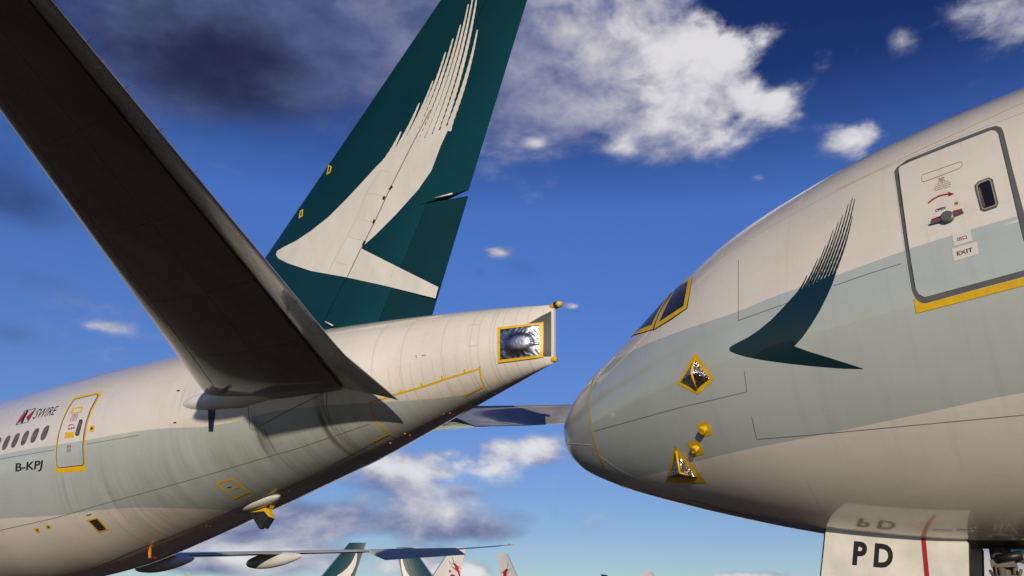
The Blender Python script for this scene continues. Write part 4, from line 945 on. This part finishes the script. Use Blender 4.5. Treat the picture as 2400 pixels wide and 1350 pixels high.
# ------------------------------------------------------------------ other stored airliners beyond
def far(name, px, tip_z, psi, kind, label, emb_px=None, k=1., extra=None):
    """px: where the tip of the tail stands out; tip_z: its height above the apron; psi: heading"""
    d = rays(px)[0]; t = (tip_z-CAMH)/d[2]; tipw = CPOS+d*t; ps = math.radians(psi)
    he = np.array([-math.sin(ps), math.cos(ps), 0]); s_tip = 70.6*k; O = tipw+he*s_tip
    zc_ = 5.6*k
    ac = Plane(name, (O[0], O[1], zc_), psi, 0., (10, 400), label=label, cat='airplane', group='stored airliners in the background')
    R_ = 3.1*k; nr = 20; ss = np.concatenate([np.linspace(0, 3.4, 8)**2*1.0, np.array([20, 40, 50, 55, 60, 65, 69, 71.5, 73])])
    v = []
    for s in ss:
        zt, zb, w, zc0 = prof(s); ph = np.linspace(0, 2*math.pi, nr, endpoint=False); v.append(P(np.full(nr, s), ph)*k)
    v = np.concatenate(v); f = [(i*nr+j, i*nr+(j+1) % nr, (i+1)*nr+(j+1) % nr, (i+1)*nr+j) for i in range(len(ss)-1) for j in range(nr)]+[tuple(range(nr))[::-1], tuple(range((len(ss)-1)*nr, len(ss)*nr))]
    recalc(mesh('fuselage', ac.lo(v), f, FARW if kind != 'green' else FARC, ac.root))
    tip = tip_z-zc_; rt = 2.4*k
    def tf(c, h): u = (h-rt)/(tip-rt); le = (60.6+(69.2-60.6)*u)*k; te = (69.4+(72.3-69.4)*u)*k; return le+(te-le)*c, .05*(te-le)*4*c*(1-c)+.02
    for nm, c0, c1, M in (('fin', .05, .70, FARG if kind == 'green' else FARW), ('rudder', .705, 1., FARG2 if kind == 'green' else FARW2), ('fin_leading_edge', 0, .047, ALU)):
        V = []; F_ = []; cs = np.linspace(c0, c1, 7); hs = np.linspace(rt-.5, tip, 5)
        for sd in (1, -1):
            for h in hs:
                for c in cs: s, th = tf(c, h); V.append((s, sd*th, h))
        N = 35
        for b_ in (0, N): F_ += [(b_+i*7+j, b_+i*7+j+1, b_+(i+1)*7+j+1, b_+(i+1)*7+j) for i in range(4) for j in range(6)]
        for ed in ([i*7 for i in range(5)], [i*7+6 for i in range(5)], list(range(7)), list(range(28, 35))): F_ += [(ed[i], ed[i+1], N+ed[i+1], N+ed[i]) for i in range(len(ed)-1)]
        recalc(mesh(nm, ac.lo(V), F_, M, ac.root, smooth=False))
    for sd in (1, -1):
        for nm, sec in (('stabilizer', [(1.5, 63, 6.5, .7), (10.7, 70.5, 2.2, 1.8)]), ('wing', [(2.6, 28, 13, -1.8), (10, 33.5, 7.4, -1.1), (29.5, 47, 2, .9)])):
            V = []
            for (l, le, c, h) in sec: V += [tuple(np.array(q)*k) for q in ((le, l*sd, h), (le+c*.35, l*sd, h+c*.05), (le+c, l*sd, h), (le+c*.35, l*sd, h-c*.05))]
            F_ = [(i*4+j, i*4+(j+1) % 4, (i+1)*4+(j+1) % 4, (i+1)*4+j) for i in range(len(sec)-1) for j in range(4)]+[(0, 1, 2, 3), tuple(range(4*len(sec)-4, 4*len(sec)))]
            recalc(mesh(nm, ac.lo(V), F_, WM, ac.root, smooth=False))
        t_ = lathe(np.array((25, sd*9.7, -3.0))*k, (1, 0, 0), [(0, 1.3*k), (2*k, 1.6*k), (5*k, 1.3*k), (7*k, .4*k)], 16); mesh('engine', ac.lo(t_[0]), t_[1], FARW, ac.root)
        t_ = tube((37*k, sd*5.5*k, -zc_), (37*k, sd*5.5*k, -1.5*k), .5*k, .3*k, 8); mesh('main_gear', ac.lo(t_[0]), t_[1], GEARM, ac.root)
    t_ = tube((6*k, 0, -zc_), (6*k, 0, -2.5*k), .35*k, .3*k, 8); mesh('nose_gear', ac.lo(t_[0]), t_[1], GEARM, ac.root)
    if emb_px:                                          # emblem painted on the side of the fin
        side = 1 if ac.le@(CPOS-tipw) > 0 else -1
        for nm, polys, M in emb_px:
            pp = []
            for pl in polys: q = ac.on_l(dens(pl, 6), side*.28*k); pp.append(q[:, [0, 2]])
            v, f = cdt(pp, 0); v, f = used(v, f)
            def thk(s, h): u = (h-rt)/(tip-rt); le = (60.6+8.6*u)*k; te = (69.4+2.9*u)*k; c = np.clip((s-le)/(te-le), 0, 1); return .05*(te-le)*4*c*(1-c)+.02
            X = np.stack([v[:, 0], side*(thk(v[:, 0], v[:, 1])+.03), v[:, 1]], -1); mesh(nm, ac.lo(X), f, M, ac.root)
    if extra: extra(ac)
    return ac
FARW = mat('far_white', (.68, .66, .63), .4, fn=vary(.06, .4)); FARW2 = mat('far_white_rudder', (.62, .60, .58), .4); FARC = mat('far_cream', (.66, .65, .62), .35)
FARG = mat('far_green', (.004, .045, .055), .4); FARG2 = mat('far_green_rudder', (.004, .038, .046), .4)
TL = (740, 1250, .21667); tl = lambda p: zc(p, *TL)
sw1 = tl([(437, 205), (446, 225), (440, 290), (425, 350), (400, 410), (370, 462), (345, 510), (215, 500), (235, 455), (290, 420), (340, 375), (375, 330), (400, 290), (420, 245)])
sw2 = tl([(920, 232), (930, 240), (950, 330), (975, 400), (1005, 450), (1040, 500), (965, 510), (945, 450), (930, 370), (922, 300)])
far('stored_airliner', (836, 1272), 18.4, 78, 'green', 'distant airliner with green tail whose tip rises above the long wing', [('brush_emblem', [sw1], EMBC)])
far('stored_airliner', (951, 1283), 18.4, -76, 'green', 'distant airliner with green tail leaning left, fully below the wing', [('brush_emblem', [sw2], EMBC)])
DG = (1040, 1260, .075); dg = lambda p: zc(p, *DG)
dragon1 = [[(290, 750), (330, 790), (380, 830), (430, 900), (460, 960), (450, 1010), (480, 1100), (500, 1180), (520, 1300), (440, 1300), (450, 1180), (420, 1080), (370, 1020), (330, 990), (350, 930), (320, 860), (285, 800)]]+\
    [merge_strip(p, w, w*.8) for p, w in ((dg([(262, 595), (270, 660), (300, 710), (325, 755)]), 1.5), (dg([(172, 730), (190, 790), (230, 840), (290, 825)]), 1.6), (dg([(250, 880), (265, 930), (310, 945), (345, 980)]), 2), (dg([(430, 880), (470, 930), (530, 985)]), 1.5), (dg([(430, 990), (470, 1050), (515, 1105)]), 1.4))]
dragon1[0] = dg(dragon1[0])
pearl = [dg([(270+85*math.cos(a), 1230+85*math.sin(a)) for a in np.linspace(0, 2*math.pi, 18, endpoint=False)])]; claw = [merge_strip(dg([(195, 1050), (195+55*math.cos(a), 1050+60*math.sin(a))]), 2.2, .8) for a in np.linspace(0, 2*math.pi, 6, endpoint=False)]
dragon2 = [dg([(1985, 950), (2010, 1000), (1990, 1060), (1965, 1100), (1975, 1150), (1950, 1250), (1860, 1250), (1880, 1150), (1860, 1100), (1900, 1030), (1940, 980)])]+[merge_strip(dg(p), 1.5, 1.2) for p in ([(2010, 800), (2015, 870), (1985, 940)], [(2080, 950), (2060, 1040), (2000, 1020)], [(2030, 1080), (2000, 1130), (1960, 1130)], [(1820, 1100), (1860, 1060), (1900, 1060)])]
far('stored_airliner', (1074, 1283), 17.4, 62, 'white', 'distant white tail with red dragon, nearest the wingtip, leaning right', [('dragon_emblem', dragon1+claw, RED), ('pearl', pearl, RED)], .93)
far('stored_airliner', (1179, 1297), 17.4, -40, 'white', 'distant white tail with red dragon standing clear of the wingtip', [('dragon_emblem', dragon2, RED)], .93)
far('stored_airliner', (1417, 1347), 17.4, -35, 'green', 'tiny dark tail tip at the lower edge, left of the white tip', None, .93)
far('stored_airliner', (1519, 1339), 17.4, -45, 'white', 'tiny white tail tip at the lower edge below the airliner nose', None, .93)
far('stored_airliner', (439, 1342), 11.8, 35, 'white', 'small white tail tip under the belly at lower left', None, .63)
sw5 = zc([(1418, 790), (1445, 850), (1500, 930), (1600, 1040), (1640, 1140), (1500, 1100), (1440, 980), (1420, 880)], 2250, 1230, .0889)
far('stored_airliner', (2384, 1282), 18.4, -72, 'green', 'distant airliner with dark green tail behind the shaded fuselage at right', [('brush_emblem', [sw5], EMBC)])
# the shaded white airliner standing beyond the nose gear
pw = Plane('stored_airliner', (24.2, 53.0, 5.85), 139.5, 0., (20, 200), label='white airliner body with a row of grey windows beyond the nose gear at right', cat='airplane', group='stored airliners in the background')
fuselage(pw, 'fuselage', 0, 73, FARW, 40, cap1=True)
for i in range(60):
    s = 7+i*.9
    w_ = oval(pw, s, .15, .26, .26, .01, DGREY, pw.root, 'cabin_window', 12); oval(pw, s, .15, .2, .2, .02, BROWNG, w_, 'pane', 12)
for sd in (1, -1):
    wing(pw, sd, SECS, WM); wheels(pw, 'main_gear', 37.5, sd*5.6, -2.2, .66, (-1.45, 0, 1.45), .7)
wheels(pw, 'nose_gear', 5.9, 0, -2.6, .54, (0,), .42)
